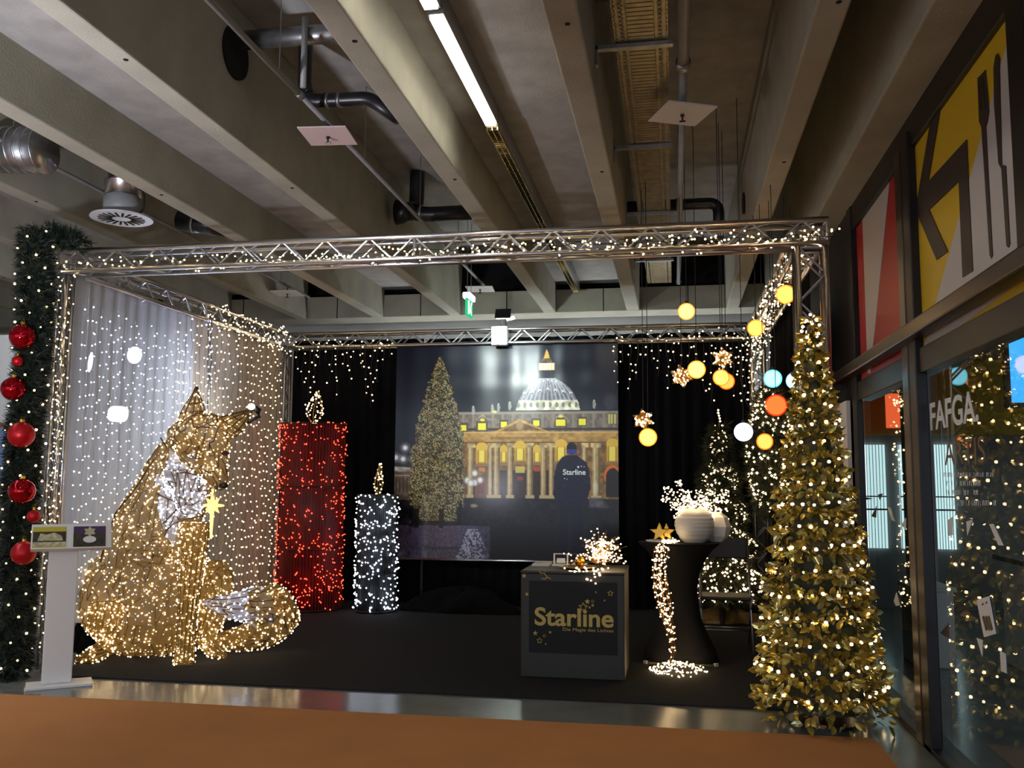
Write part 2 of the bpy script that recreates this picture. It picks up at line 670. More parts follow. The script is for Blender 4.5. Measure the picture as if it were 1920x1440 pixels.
# ------------------------------------------------------------------ ceiling services
def strip(y0, y1, x, lit, label, cool=False):
    t = thing('strip_light', (x, y0, 3.98), label, 'light', 'ceiling strip lights')
    MB().box((x - 0.045, y0, 4.0), (x + 0.045, y1, SHAL)).build('housing', 'alu_dull', t)
    if lit:
        MB().box((x - 0.036, y0 + 0.02, 3.985), (x + 0.036, y1 - 0.02, 4.0)).build('diffuser', 'strip_lamp_cool' if cool else 'strip_lamp', t)
    else:
        m = MB()
        n = int((y1 - y0 - 0.06) / 0.035)
        for k in range(n):
            y = y0 + 0.03 + k * 0.035
            m.obox((x, y, 3.985), (0.036, 0, 0), (0, 0.004, 0.012), (0, 0.0035, -0.002))
        for s in (-0.038, 0, 0.038):
            m.box((x + s - 0.003, y0, 3.97), (x + s + 0.003, y1, 4.0))
        o = m.build('louvre', 'gold_louvre', t)
        o['kind'] = 'stuff'
    return t


mat('gold_louvre', (200, 182, 130), 0.18, metal=1.0)
SX = -1.235
strip(-3.5, 4.50, SX, True, 'lit white strip light cut off by the top edge of the picture')
strip(4.56, 6.12, SX, True, 'long brilliant white strip light on the ceiling ahead of the gold louvres')
strip(6.14, 8.6, SX, False, 'unlit strip light with glittering gold louvre, next to the lit one')
strip(8.62, 11.85, SX, False, 'unlit strip light with pale louvre above the back of the booth')
strip(-3.0, 8.3, -6.5, True, 'cool white strip light ending at the top of the garland', True)


def plate(x, y, z, a, m, label):
    t = thing('antenna_plate', (x, y, z), label, 'plate', 'square plates under the conduits')
    ca, sa = math.cos(a) * 0.17, math.sin(a) * 0.17
    MB().obox((x, y, z), (ca, sa, 0), (-sa, ca, 0), (0, 0, 0.005)).build('panel', m, t, bevel=0.003)
    MB().tube((x, y, z - 0.05), (x, y, z + 0.08), 0.006, 8).tube((x, y, z - 0.02), (x, y, z - 0.008), 0.014, 8).tube(
        (x - 0.02, y, z - 0.052), (x + 0.02, y, z - 0.052), 0.006, 6).build('fixing', 'pipe_black', t)
    return t


def conduit(x, z, segs, label):
    t = thing('conduit', (x, segs[0][0], z), label, 'pipe')
    for y0, y1, r in segs:
        MB().tube((x, y0, z), (x, y1, z), r, 12).build('pipe', 'pipe_grey', t, True)
        MB().tube((x, y1 - 0.06, z), (x, y1, z), r * 1.35, 12).build('coupling', 'alu_dull', t, True)
    y = segs[0][0] + 0.7
    while y < segs[-1][1] - 0.3:
        MB().tube((x, y, z), (x, y, DEEP), 0.004, 6).build('hanger', 'alu_dull', t)
        y += 1.6
    return t


conduit(-2.37, 4.0, [(-2, 5.45, 0.019), (5.45, 11.6, 0.017)], 'thin conduit running along the left bay past the pink plate')
conduit(0.085, 4.0, [(-2, 5.4, 0.034), (5.4, 11.5, 0.024)], 'thick conduit running beside the perforated cable tray')
conduit(-4.85, 3.98, [(2, 11.6, 0.016)], 'thin conduit passing behind the round air diffuser')
plate(-2.36, 5.90, 3.905, 0.10, 'pink_plate', 'pinkish square plate hanging under the conduit left of the strip light')
plate(0.083, 5.90, 3.905, 0.42, 'white_plate', 'off-white square plate under the thick conduit beside the cable tray')
plate(-4.85, 10.9, 3.885, 0.1, 'white_plate', 'small pale plate under the conduit near the back left corner')
plate(-2.37, 11.1, 3.905, 0.1, 'white_plate', 'small pale plate at the conduit end beside the exit sign')

# cable tray
t = thing('cable_tray', (-0.15, 3, 4.02), 'perforated metal cable tray hung on brackets under the ceiling', 'cable tray')
TX0, TX1, TY0, TY1 = -0.30, -0.005, -1.0, 11.6
for x in (TX0, TX1):
    MB().box((x - 0.003, TY0, 4.02), (x + 0.003, TY1, 4.085)).build('side_rail', 'galv_tray', t)
for x in (TX0 + 0.02, TX0 + 0.062, TX1 - 0.062, TX1 - 0.02):
    MB().box((x - 0.012, TY0, 4.018), (x + 0.012, TY1, 4.022)).build('base_strip', 'galv_tray', t)
m = MB()
y = 3.0
k = 0
while y < TY1:
    m.box((TX0 + 0.07, y, 4.018), (TX1 - 0.07, y + 0.034, 4.022))
    for x in (TX0 + 0.03, TX0 + 0.045, TX1 - 0.054, TX1 - 0.039, TX0 + 0.003, TX1 - 0.011):
        m.box((x, y, 4.018), (x + 0.012, y + 0.02, 4.022))
    y += 0.046
m.build('perforated_base', 'galv_tray', t)['kind'] = 'stuff'
for y in (5.1, 6.72, 8.45, 10.3):
    b = MB()
    b.obox((-0.2, y, 4.0), (0.225, 0, 0), (0, 0.022, 0), (0, 0, 0.012))
    b.obox((-0.41, y, 3.985), (0.006, 0, 0), (0, 0.022, 0), (0, 0, 0.09))
    b.build('bracket', 'galv', t)


def pipe(name, pts, r, m, label, cat='pipe', collars=()):
    t = thing(name, pts[0], label, cat)
    MB().path(pts, r, 14).build('pipe', m, t, True)
    for p, q, rr in collars:
        MB().tube(p, q, rr, 16).build('collar', 'alu_dull' if m != 'pipe_black' else 'galv', t, True)
    return t


def bend(pts, k=5, r=0.12):
    """round the corners of a polyline"""
    pts = [Vector(p) for p in pts]
    out = [pts[0]]
    for a, b, c in zip(pts[:-2], pts[1:-1], pts[2:]):
        p = b + (a - b).normalized() * min(r, (a - b).length / 2)
        q = b + (c - b).normalized() * min(r, (c - b).length / 2)
        for i in range(k + 1):
            s = i / k
            out.append((p * (1 - s) + b * s) * (1 - s) + (b * (1 - s) + q * s) * s)
    return out + [pts[-1]]


t = pipe('duct_pipe', [(-2.80, 5.38, 4.38), (-1.72, 5.38, 4.38)], 0.062, 'galv',
         'grey metal pipe crossing between two ribs from a round hole',
         collars=[((-2.05, 5.38, 4.38), (-2.02, 5.38, 4.38), 0.068)])
rx = at(570, 110, 5.30).x
MB().tube((rx, 5.30, 3.99), (rx, 5.30, 4.46), 0.02, 10).build('drop_rod', 'pipe_grey', t, True)
q = [at(x, y, 5.75) for x, y in ((572, 118), (571, 165), (582, 190), (692, 184), (748, 222))]
pipe('drain_pipe', bend([(q[0].x, 5.75, 4.55)] + q, 5, 0.06), 0.048, 'pipe_black', 'black drain pipe with clamps behind the pinkish plate',
     collars=[(at(612, 188, 5.75), at(618, 188, 5.75), 0.054), (at(634, 187, 5.75), at(640, 187, 5.75), 0.056)])
q = [at(x, y, 8.7) for x, y in ((782, 352), (781, 385), (770, 398), (800, 402), (884, 398))]
t = pipe('drain_pipe', bend([(q[0].x, 8.7, 4.6)] + q, 5, 0.06), 0.075, 'pipe_black', 'thick black drain pipe above the front truss between two ribs',
         collars=[(at(787, 401, 8.7), at(792, 401, 8.7), 0.085)])
MB().tube(at(744, 398, 8.7), at(772, 398, 8.7), 0.13, 20, 0.09).build('flange', 'pipe_black', t, True)
q = [at(x, y, 7.9) for x, y in ((338, 412), (380, 420), (420, 424))]
t = pipe('drain_pipe', q, 0.1, 'pipe_black', 'black drain pipe stub near the round air diffuser',
     collars=[(at(366, 417, 7.9), at(370, 418, 7.9), 0.107)])
MB().tube(q[1], (q[1].x, q[1].y, DEEP), 0.006, 6).build('hanger', 'alu_dull', t)
pipe('drain_pipe', bend([(-0.42, 8.75, 4.16), (0.45, 8.75, 4.16), (0.45, 8.75, 3.88)], 6, 0.1), 0.055, 'pipe_black',
     'black drain pipe with elbow beyond the cable tray', collars=[((0.05, 8.75, 4.16), (0.07, 8.75, 4.16), 0.062)])
pipe('sprinkler_pipe', [(-0.44, 4.95, 4.24), (0.69, 4.95, 4.24)], 0.035, 'pipe_grey',
     'straight olive grey pipe crossing the cable tray bay at the top')

# spiral duct
dq = at(84, 282, 5.95)
t = thing('spiral_duct', dq, 'round metal spiral duct entering at the left edge under the ceiling', 'duct')
MB().tube((-5.03, 5.95, dq.z + 0.03), (dq.x, 5.95, dq.z), 0.17, 32).build('tube', 'galv', t, True)
for k in range(6):
    x = dq.x - 0.012 - k * 0.07
    MB().tube((x, 5.95, dq.z + 0.005 * k), (x + 0.012, 5.95, dq.z + 0.005 * k), 0.176, 32).build('seam', 'alu', t, True)

# swirl diffuser
dx, dy = -4.55, 6.85
t = thing('air_diffuser', (dx, dy, 3.68), 'round white swirl air diffuser on a metal duct drum', 'diffuser')
MB().lathe([(0.05, 0.012), (0.245, 0.012), (0.25, 0.0), (0.05, 0.0)], (dx, dy, 3.68), 40).build('face_plate', 'white_plastic', t)
for k in range(20):
    a = 2 * math.pi * k / 20
    d = Vector((math.cos(a), math.sin(a), 0))
    n = Vector((-math.sin(a), math.cos(a), 0))
    MB().obox(Vector((dx, dy, 3.679)) + d * 0.13, d * 0.055, n * 0.009, (0, 0, 0.003)).build('swirl_slot', 'dark_void', t)
MB().lathe([(0.15, 0), (0.15, 0.17), (0.125, 0.19)], (dx, dy, 3.69), 32).build('drum', 'pipe_grey', t, True)
MB().lathe([(0.145, 0), (0.145, 0.10), (0.15, 0.105), (0.15, 0.12), (0.125, 0.13), (0.125, 0.71)], (dx, dy, 3.88), 32).build('duct_neck', 'alu', t, True)
MB().path(bend([(dx + 0.15, dy, 3.93), (dx + 0.2, dy, 3.9), (dx + 0.2, dy, 3.75), (dx + 0.16, dy, 3.72)]), 0.008).build('cable', 'cable_black', t)

# exit sign
ex = at(877, 570, 10.5)
t = thing('exit_sign', (ex.x, 10.5, 3.46), 'green and white emergency exit sign hanging from the ceiling', 'sign')
MB().box((ex.x - 0.045, 10.42, 3.66), (ex.x + 0.045, 10.72, 3.73)).build('lamp_housing', 'exit_white', t, bevel=0.01)
MB().box((ex.x - 0.012, 10.42, 3.46), (ex.x + 0.012, 10.72, 3.66)).build('sign_panel', 'exit_green', t)
pm = MB()
X = ex.x + 0.0125
pm.prism([(X, 10.47, 3.48), (X, 10.53, 3.48), (X, 10.53, 3.64), (X, 10.47, 3.64)], (0.002, 0, 0))
pm.ball((X, 10.63, 3.625), 0.014, 8, 6)
pm.prism([(X, 10.60, 3.61), (X, 10.64, 3.61), (X, 10.63, 3.55), (X, 10.66, 3.49), (X, 10.645, 3.485), (X, 10.61, 3.54), (X, 10.58, 3.50), (X, 10.57, 3.51)], (0.002, 0, 0))
pm.build('pictogram', 'exit_white', t)
for y in (10.47, 10.67):
    MB().tube((ex.x, y, 3.73), (ex.x, y, DEEP), 0.004, 6).build('hanger', 'alu_dull', t)

# ================================================================== glazed front on the right
wr = MB()
wr.box((WX - 0.01, 7.6, 0), (WX + 0.02, 12.6, DEEP))
struct(wr.build('wall_right', 'black_wall' if 'black_wall' in MATS else 'dark_frame'))
fr = MB()
fr.box((WX - 0.02, 7.46, 0), (WX + 0.03, 7.62, 3.7))             # far jamb
fr.box((WX - 0.02, 3.80, 2.42), (WX + 0.10, 4.0, 3.7))             # near post over the transom
fr.box((WX - 0.01, -2, 3.50), (WX + 0.10, 7.5, 3.72))              # head
fr.box((WX - 0.01, -2, 2.14), (WX + 0.10, 7.5, 2.285))             # lintel over the glass
fr.box((WX - 0.03, -2, 0), (WX + 0.12, 7.5, 0.035))                # sill
trim = struct(fr.build('trim_1', 'dark_frame', None, bevel=0.006))
struct(MB().box((WX - 0.03, 5.63, 0.0), (WX + 0.035, 5.78, 3.6)).build('trim_2', 'dark_frame', None, bevel=0.006))
struct(MB().box((WX - 0.035, 5.79, 0.0), (WX + 0.03, 5.93, 3.55)).build('trim_3', 'bronze_rail', None, bevel=0.006))
rl = MB().box((WX - 0.09, -2, 2.335), (WX + 0.0, 8.05, 2.425)).build('transom_rail', 'bronze_rail', None, bevel=0.012)
struct(rl, 'dark bronze rail running along the glazed front')


def PX(x, y, d=0.0):                        # point of the panel face from its survey picture
    return atx(1400 + x / 2.057, y / 2.057, WX + 0.02 - d)


def sign(name, y0, y1, z0, z1, m, label):
    o = MB().box((WX + 0.02, y0, z0), (WX + 0.06, y1, z1)).build(name, m)
    return tag(o, label, 'sign panel')


def decal(parent, name, pts, m, d=0.003, base=0.0):
    a = [PX(x, y, base) for x, y in pts]
    return MB().prism(a, (-d, 0, 0)).build(name, m, parent)


sr = sign('red_sign_panel', 5.93, 7.44, 2.285, 3.52, 'sign_red', 'red sign panel with a tall white wedge above the glass door')
decal(sr, 'white_wedge', [(447, 825), (552, 690), (516, 1060), (478, 1440), (468, 1440), (455, 1060)], 'sign_white')
sy = sign('yellow_sign_panel', 4.0, 5.63, 2.285, 3.52, 'sign_yellow', 'yellow and white sign panel with bent arrow, fork and knife')
decal(sy, 'white_field', [(1012, 140), (1066, 1000), (1068, 1075), (670, 1375), (688, 1320)], 'sign_white', 0.002)
decal(sy, 'arrow_symbol', [(653, 810), (710, 470), (752, 400), (702, 700), (850, 538), (875, 1045), (835, 1070), (820, 700),
                           (705, 810), (777, 970), (735, 1003)], 'sign_brown', 0.004, 0.002)
fork = [(908, 490), (899, 470), (893, 300), (897, 297), (902, 425), (906, 425), (901, 292), (905, 289), (911, 425), (915, 425),
        (909, 283), (913, 280), (920, 425), (924, 425), (917, 275), (922, 270), (937, 430), (932, 465), (925, 490),
        (951, 985), (946, 997), (940, 985)]
decal(sy, 'fork_symbol', fork, 'sign_brown', 0.004, 0.002)
knife = [(955, 260), (962, 215), (970, 206), (977, 225), (987, 635), (1002, 640), (1018, 940), (1013, 955), (1005, 948),
         (985, 650), (974, 630), (957, 400)]
decal(sy, 'knife_symbol', knife, 'sign_brown', 0.004, 0.002)

# glass
g1 = MB().box((WX + 0.03, 5.93, 0.035), (WX + 0.035, 7.42, 2.14)).build('window_1', 'pane_glass')
struct(g1)
g2 = MB().box((WX + 0.03, -2, 0.035), (WX + 0.035, 5.63, 2.14)).build('window_2', 'pane_glass')
struct(g2)
GX = WX + 0.028


def gtext(body, p0, p1, px_h, m, name='lettering', bold=0.0):
    a, b = atx(*p0, GX), atx(*p1, GX)
    h = (atx(p0[0], p0[1] - px_h, GX) - a).length
    a.z = (a.z + b.z) / 2 if abs(a.z - b.z) < 0.05 else a.z
    return text(body, a, (0, -1, 0), (-1, 0, 0), h, m, g2, 0.001, width=abs(a.y - b.y), name=name, bold=bold)


gtext('FAFGA.', (1745, 806), (1836, 812), 49, 'letter_white', bold=0.02)
gtext('ARTIS', (1772, 868), (1848, 872), 44, 'letter_brown')


def strokes(y, x0, x1, h, dens):
    m = MB()
    x = x0
    while x < x1:
        if random.random() < dens:
            a, b = atx(x, y, GX), atx(x, y - h, GX)
            m.prism([a, (GX, a.y - 0.006, a.z), (GX, b.y - 0.006 + random.uniform(-.012, .012), b.z), (GX, b.y, b.z)], (-0.001, 0, 0))
        x += random.uniform(2.6, 4.2)
    o = m.build('small_lettering', 'letter_white', g2)
    o['kind'] = 'stuff'


for y, x0, x1, h in ((894, 1770, 1862, 8), (911, 1775, 1843, 9), (928, 1775, 1838, 9), (948, 1778, 1866, 10)):
    strokes(y, x0, x1, h, 0.8)
for pts, m in (([(1778, 975), (1786, 969), (1787, 1003), (1779, 1005)], 'letter_white'),
               ([(1855, 983), (1863, 982), (1882, 1023), (1872, 1022)], 'letter_white'),
               ([(1812, 978), (1824, 974), (1814, 1005)], 'letter_white'),
               ([(1831, 1196), (1843, 1200), (1842, 1231)], 'letter_white'),
               ([(1875, 1220), (1886, 1226), (1888, 1263), (1877, 1258)], 'letter_white'),
               ([(1763, 1187), (1779, 1168), (1780, 1198)], 'sign_brown')):
    MB().prism([atx(x, y, GX) for x, y in pts], (-0.001, 0, 0)).build('glass_sticker', m, g2)
for pts, m in (([(1617, 931), (1638, 935), (1618, 938)], 'sign_brown'), ([(1646, 927), (1656, 925), (1650, 938)], 'sign_brown'),
               ([(1634, 968), (1644, 948), (1643, 971)], 'sign_brown'), ([(1664, 951), (1670, 952), (1678, 978), (1672, 975)], 'letter_white'),
               ([(1676, 1127), (1681, 1110), (1688, 1135), (1680, 1136)], 'letter_white'), ([(1690, 985), (1699, 970), (1699, 992)], 'letter_white')):
    MB().prism([atx(x, y, GX) for x, y in pts], (-0.001, 0, 0)).build('glass_sticker', m, g1)
pl = [atx(x, y, GX - 0.002) for x, y in ((1832, 1125), (1855, 1118), (1868, 1188), (1846, 1195))]
nt_ = MB().prism(pl, (-0.003, 0, 0)).build('notice_plate', 'paper_white')
tag(nt_, 'small white cutlery notice stuck on the glass front', 'notice')
for k in range(3):
    q = [atx(x, y, GX - 0.005) for x, y in ((1842 + 5 * k, 1157), (1845 + 5 * k, 1154), (1852 + 5 * k, 1180), (1849 + 5 * k, 1183))]
    MB().prism(q, (-0.002, 0, 0)).build('cutlery_symbol', 'sign_brown', nt_)
for x, y in ((1843, 1133), (1850, 1130)):
    MB().prism([atx(x - 2, y + 2, GX - .005), atx(x + 2, y + 1, GX - .005), atx(x, y - 3, GX - .005)], (-0.002, 0, 0)).build('warning_triangle', 'sign_brown', nt_)

# ---- room behind the glass
struct(MB().box((WX + 0.05, 12.0, 0), (7, 12.2, 3.2)).build('wall_inner_back', 'grey_wall'))
struct(MB().box((6.9, -2, 0), (7.1, 12.2, 3.2)).build('wall_inner_right', 'grey_wall'))
struct(MB().box((WX + 0.1, -2, 3.0), (7, 12.2, 3.2)).build('ceiling_inner', 'grey_wall'))
wn = 3
for x0, x1 in ((2.30, 2.56), (2.72, 2.86), (3.12, 3.34)):
    w = MB().box((x0, 11.96, 0.72), (x1, 12.0, 1.98)).build('window_%d' % wn, 'window_glow')
    struct(w)
    wn += 1
    n = 7 if x1 - x0 > 0.2 else 4
    for k in range(n + 1):
        x = x0 + (x1 - x0) * k / n
        MB().box((x - 0.003, 11.945, 0.72), (x + 0.003, 11.958, 1.98)).build('blind_slat', 'paper_white', w)
    MB().box((x0, 11.93, 1.18), (x1, 11.944, 1.20)).build('crossbar', 'dark_frame', w)
    MB().box((x0, 11.93, 1.34), (x1, 11.944, 1.355)).build('crossbar', 'dark_frame', w)
o = MB().box((2.1, 8.9, 0), (2.32, 9.12, 3.0)).build('pillar', 'pink_plate')
struct(o)
o = MB().box((WX + 0.2, 11.9, 2.1), (6.9, 11.99, 3.0)).build('inner_sign', 'sign_yellow')
tag(o, 'olive yellow wall sign inside the room behind the glass', 'sign panel')
t = thing('side_cabinet', (2.15, 8.1, 0), 'white cabinet standing inside behind the glass door', 'cabinet')
MB().box((1.95, 8.2, 0.0), (2.25, 8.7, 0.62)).build('body', 'acrylic_white', t, bevel=0.01)
MB().box((1.93, 8.18, 0.62), (2.27, 8.72, 0.65)).build('top', 'paper_white', t)
t = thing('service_counter', (3.6, 8.3, 0), 'pale grey service counter inside behind the large glass pane', 'counter')
MB().box((2.75, 8.0, 0.0), (4.8, 8.6, 0.86)).build('body', 'acrylic_white', t, bevel=0.01)
MB().box((2.7, 7.95, 0.86), (4.85, 8.65, 0.90)).build('top', 'dark_frame', t)
t = thing('wall_screen', (3.1, 8.0, 2.1), 'bright blue screen hanging inside at the right edge', 'screen')
MB().box((2.66, 8.0, 2.12), (3.7, 8.06, 2.76)).build('bezel', 'dark_frame', t)
MB().box((2.70, 7.99, 2.16), (3.66, 8.0, 2.72)).build('display', 'screen_blue', t)
MB().tube((3.18, 8.03, 2.76), (3.18, 8.03, 3.0), 0.02, 8).build('hanger', 'dark_frame', t)
o = MB().box((2.45, 11.3, 2.15), (2.60, 11.34, 2.55)).build('lit_sign', 'red_sign')
tag(o, 'glowing orange red strip sign inside behind the glass door', 'sign')
MB().tube((2.525, 11.32, 2.55), (2.525, 11.32, 3.0), 0.008, 6).build('hanger', 'alu_dull', o)
MBp = MB().box((WX - 0.06, 7.66, 0.0), (WX - 0.03, 8.35, 2.16)).build('side_door', 'acrylic_white')
tag(MBp, 'pale door leaf beside the truss post, left of the glass door', 'door')
lamp('inner_ceiling_light', 'AREA', (3.6, 9.8, 2.95), 16, (0.85, 1.0, 1.0), None, 1.5, target=(3.6, 8.5, 0))

t = thing('added_wall_washer', (-2, 12.45, 2.4), 'added hidden lamp strip behind the booth, brightening the white back wall', 'lamp')  # added lamp, hidden by the drapes, to brighten the back wall
MB().box((-4.2, 12.52, 2.38), (1.2, 12.6, 2.44)).build('housing', 'alu_dull', t)
lamp('added_washer_beam', 'AREA', (-1.5, 12.5, 2.47), 36, (0.92, 0.95, 1.0), t, 5.2, target=(-1.5, 12.56, 4), size_y=0.05)
# ================================================================== truss frame
BRACE = {}


def brace(L, r, parent, p0, p1):
    key = (round(L, 3), r)
    if key not in BRACE:
        me = MB().tube((0, 0, 0), (0, 0, L), r, 6).mesh('brace')
        me.materials.append(MATS['alu_dull'])
        BRACE[key] = me
    o = bpy.data.objects.new('brace', BRACE[key])
    COL.objects.link(o)
    d = (Vector(p1) - Vector(p0)).normalized()
    o.matrix_basis = Matrix.Translation(Vector(p0)) @ d.to_track_quat('Z', 'Y').to_matrix().to_4x4()
    o.parent = parent
    o.matrix_parent_inverse = pinv(parent)
    return o


def truss(name, lo, hi, axis, label, rc=0.021, rb=0.008, pitch=None):
    """box truss filling the box lo..hi along axis 0/1/2"""
    lo, hi = Vector(lo), Vector(hi)
    base = (lo + hi) / 2
    base.z = lo.z
    t = thing(name, base, label, 'truss', 'aluminium trusses of the booth')
    a = axis
    b, c = [i for i in range(3) if i != a]
    cor = []
    for sb in (0, 1):
        for sc in (0, 1):
            p, q = Vector(lo), Vector(hi)
            p[b] = q[b] = (lo[b] + rc, hi[b] - rc)[sb]
            p[c] = q[c] = (lo[c] + rc, hi[c] - rc)[sc]
            cor.append((p, q))
            MB().tube(p, q, rc, 12).build('chord', 'alu', t, True)
    L = hi[a] - lo[a]
    for i, j in ((0, 1), (2, 3), (0, 2), (1, 3)):
        w = (cor[i][0] - cor[j][0]).length
        n = max(2, int(round(L / (pitch or w * 1.05))))
        for k in range(n):
            s, e = (i, j) if k % 2 == 0 else (j, i)
            p = cor[s][0].copy()
            q = cor[e][0].copy()
            p[a] += L * k / n
            q[a] += L * (k + 1) / n
            brace((q - p).length, rb, t, p, q)
        for ends in (0.01, L - 0.01, L * 0.5):
            p, q = cor[i][0].copy(), cor[j][0].copy()
            p[a] += ends
            q[a] += ends
            brace((q - p).length, rb * 1.3, t, p, q)
    return t


FT0, FT1 = 3.16, 3.37
truss('truss_beam', (-4.93, 6.56, FT0), (1.09, 6.77, FT1), 0, 'long front truss beam wrapped with warm fairy lights')
truss('truss_beam', (-5.02, 6.80, FT0), (-4.80, 10.83, FT1), 1, 'left side truss beam above the white curtain')
truss('truss_beam', (-4.80, 10.85, FT0), (0.86, 11.06, FT1), 0, 'back truss beam above the printed banner')
truss('truss_beam', (0.87, 6.80, FT0), (1.08, 10.83, FT1), 1, 'right side truss beam draped in warm lights')
truss('truss_post', (-4.955, 6.60, 0.02), (-4.84, 6.72, FT0), 2, 'front left truss post beside the needle garland', rb=0.006)
truss('truss_post', (0.855, 6.565, 0.02), (1.085, 6.765, FT0), 2, 'front right truss post behind the gold leaf tree')
truss('truss_post', (-5.02, 10.85, 0.02), (-4.82, 11.05, FT0), 2, 'back left truss post between white curtain and red candle')
truss('truss_post', (0.88, 10.85, 0.02), (1.06, 11.05, FT0), 2, 'back right truss post beside the green tree')
for x, y in ((-4.8975, 6.66), (0.97, 6.665), (-4.92, 10.95), (0.97, 10.95)):
    pass


# ================================================================== drapes
def drape(name, p0, p1, z0, z1, m, label, cat='curtain', amp=0.04, wave=0.16, group=None, bottom=None):
    p0, p1 = Vector(p0), Vector(p1)
    d = p1 - p0
    L = d.length
    n = Vector((-d.y, d.x)).normalized()
    nu, nv = int(L / 0.025), 14
    ph = random.uniform(0, 6)
    V, Fc = [], []
    for j in range(nv + 1):
        v = j / nv
        for i in range(nu + 1):
            s = L * i / nu
            a = amp * (0.45 + 0.55 * (1 - v)) * (math.sin(2 * math.pi * s / wave + ph + 0.8 * math.sin(s * 2.3 + v)) +
                                               0.5 * math.sin(2 * math.pi * s / (wave * 2.7) + 1.3 + v * 0.7))
            q = p0 + d * (i / nu) + n * a
            zb = z0 if bottom is None else bottom(i / nu)
            V.append((q.x, q.y, zb + (z1 - zb) * v))
    w = nu + 1
    for j in range(nv):
        for i in range(nu):
            Fc.append((j * w + i, j * w + i + 1, (j + 1) * w + i + 1, (j + 1) * w + i))
    o = quads_np(name, V, Fc, m)
    o.data.polygons.foreach_set('use_smooth', [True] * len(o.data.polygons))
    return tag(o, label, cat, group)


drape('back_drape', (-4.84, 11.14), (-3.1, 11.14), 0.02, 3.3, 'black_cloth', 'black drape behind the red and white candles', group='black booth drapes')
drape('back_drape', (-3.1, 11.2), (-0.7, 11.2), 0.02, 3.3, 'black_cloth', 'black drape hanging behind the basilica banner', group='black booth drapes')
drape('back_drape', (-0.7, 11.14), (0.9, 11.14), 0.02, 3.3, 'black_cloth', 'black drape behind the green tree and hanging stars', group='black booth drapes')
drape('side_drape', (1.15, 8.0), (1.15, 11.1), 0.02, 3.3, 'black_cloth', 'black drape closing the right side of the booth', group='black booth drapes')
drape('sheer_curtain', (-4.90, 6.76), (-4.90, 8.75), 0.3, 3.2, 'voile', 'bright white sheer curtain with cool lights behind the fox',
      amp=0.022, wave=0.17, group='sheer curtains on the left side', bottom=lambda u: 0.36 - 0.3 * u)
drape('sheer_curtain', (-4.90, 8.75), (-4.90, 10.86), 0.05, 3.2, 'voile_warm', 'greyer sheer curtain with warm lights next to the red candle',
      amp=0.026, wave=0.17, group='sheer curtains on the left side')

# ================================================================== printed banner
BX0, BX1, BZ0, BZ1, BY = -3.385, -0.645, 0.572, 3.175, 10.92
bw, bh = 360, 344
U, Vv = np.meshgrid(np.linspace(70, 1370, bw), np.linspace(75, 1340, bh))       # picture coordinates, y down


def inpoly(pts):
    r = np.zeros(U.shape, bool)
    n = len(pts)
    for k in range(n):
        x0, y0 = pts[k]
        x1, y1 = pts[(k + 1) % n]
        if y0 == y1:
            continue
        c = ((y0 > Vv) != (y1 > Vv)) & (U < (x1 - x0) * (Vv - y0) / (y1 - y0) + x0)
        r ^= c
    return r


def blur_noise(n, seed):
    g = np.random.default_rng(seed).random((n, n))
    yi, xi = (Vv - 75) / 1265 * (n - 1.01), (U - 70) / 1300 * (n - 1.01)
    y0, x0 = yi.astype(int), xi.astype(int)
    fy, fx = yi - y0, xi - x0
    return (g[y0, x0] * (1 - fx) + g[y0, x0 + 1] * fx) * (1 - fy) + (g[y0 + 1, x0] * (1 - fx) + g[y0 + 1, x0 + 1] * fx) * fy


IMG = np.zeros(U.shape + (3,))
FINE = np.random.default_rng(3).random(U.shape)
N1, N2, N3 = blur_noise(24, 1), blur_noise(80, 2), blur_noise(180, 4)


def put(mask, rgb, k=1.0, var=0.0):
    c = np.array(rgb, float)[None, None] * (1 + var * (N2[..., None] - 0.5) * 2)
    a = (mask.astype(float) * k)[..., None]
    IMG[:] = IMG * (1 - a) + c * a


def rect(x0, y0, x1, y1, rgb, k=1.0, var=0.0):
    put((U >= x0) & (U < x1) & (Vv >= y0) & (Vv < y1), rgb, k, var)


def disc(x, y, rx, ry, rgb, k=1.0, soft=False):
    q = ((U - x) / rx) ** 2 + ((Vv - y) / ry) ** 2
    put(np.clip(1.3 - q, 0, 1) if soft else q < 1, rgb, k)


rect(0, 0, 2000, 2000, (24, 28, 42))
put(np.clip((Vv - 200) / 700, 0, 1), (30, 32, 44), 0.6)
# left wing and lamps
put(inpoly([(60, 805), (180, 815), (200, 1000), (60, 1000)]), (92, 78, 70), 1, 0.3)
rect(60, 850, 200, 858, (150, 140, 130))
for x in range(75, 190, 22):
    rect(x, 870, x + 10, 960, (58, 46, 42))
put(inpoly([(60, 800), (200, 810), (200, 835), (60, 830)]), (170, 165, 165), 0.8, 0.4)
for x, y in ((75, 748), (131, 690), (183, 757), (120, 757)):
    disc(x, y, 34, 34, (150, 150, 160), 0.6, True)
    disc(x, y, 16, 16, (250, 250, 255), 0.9, True)
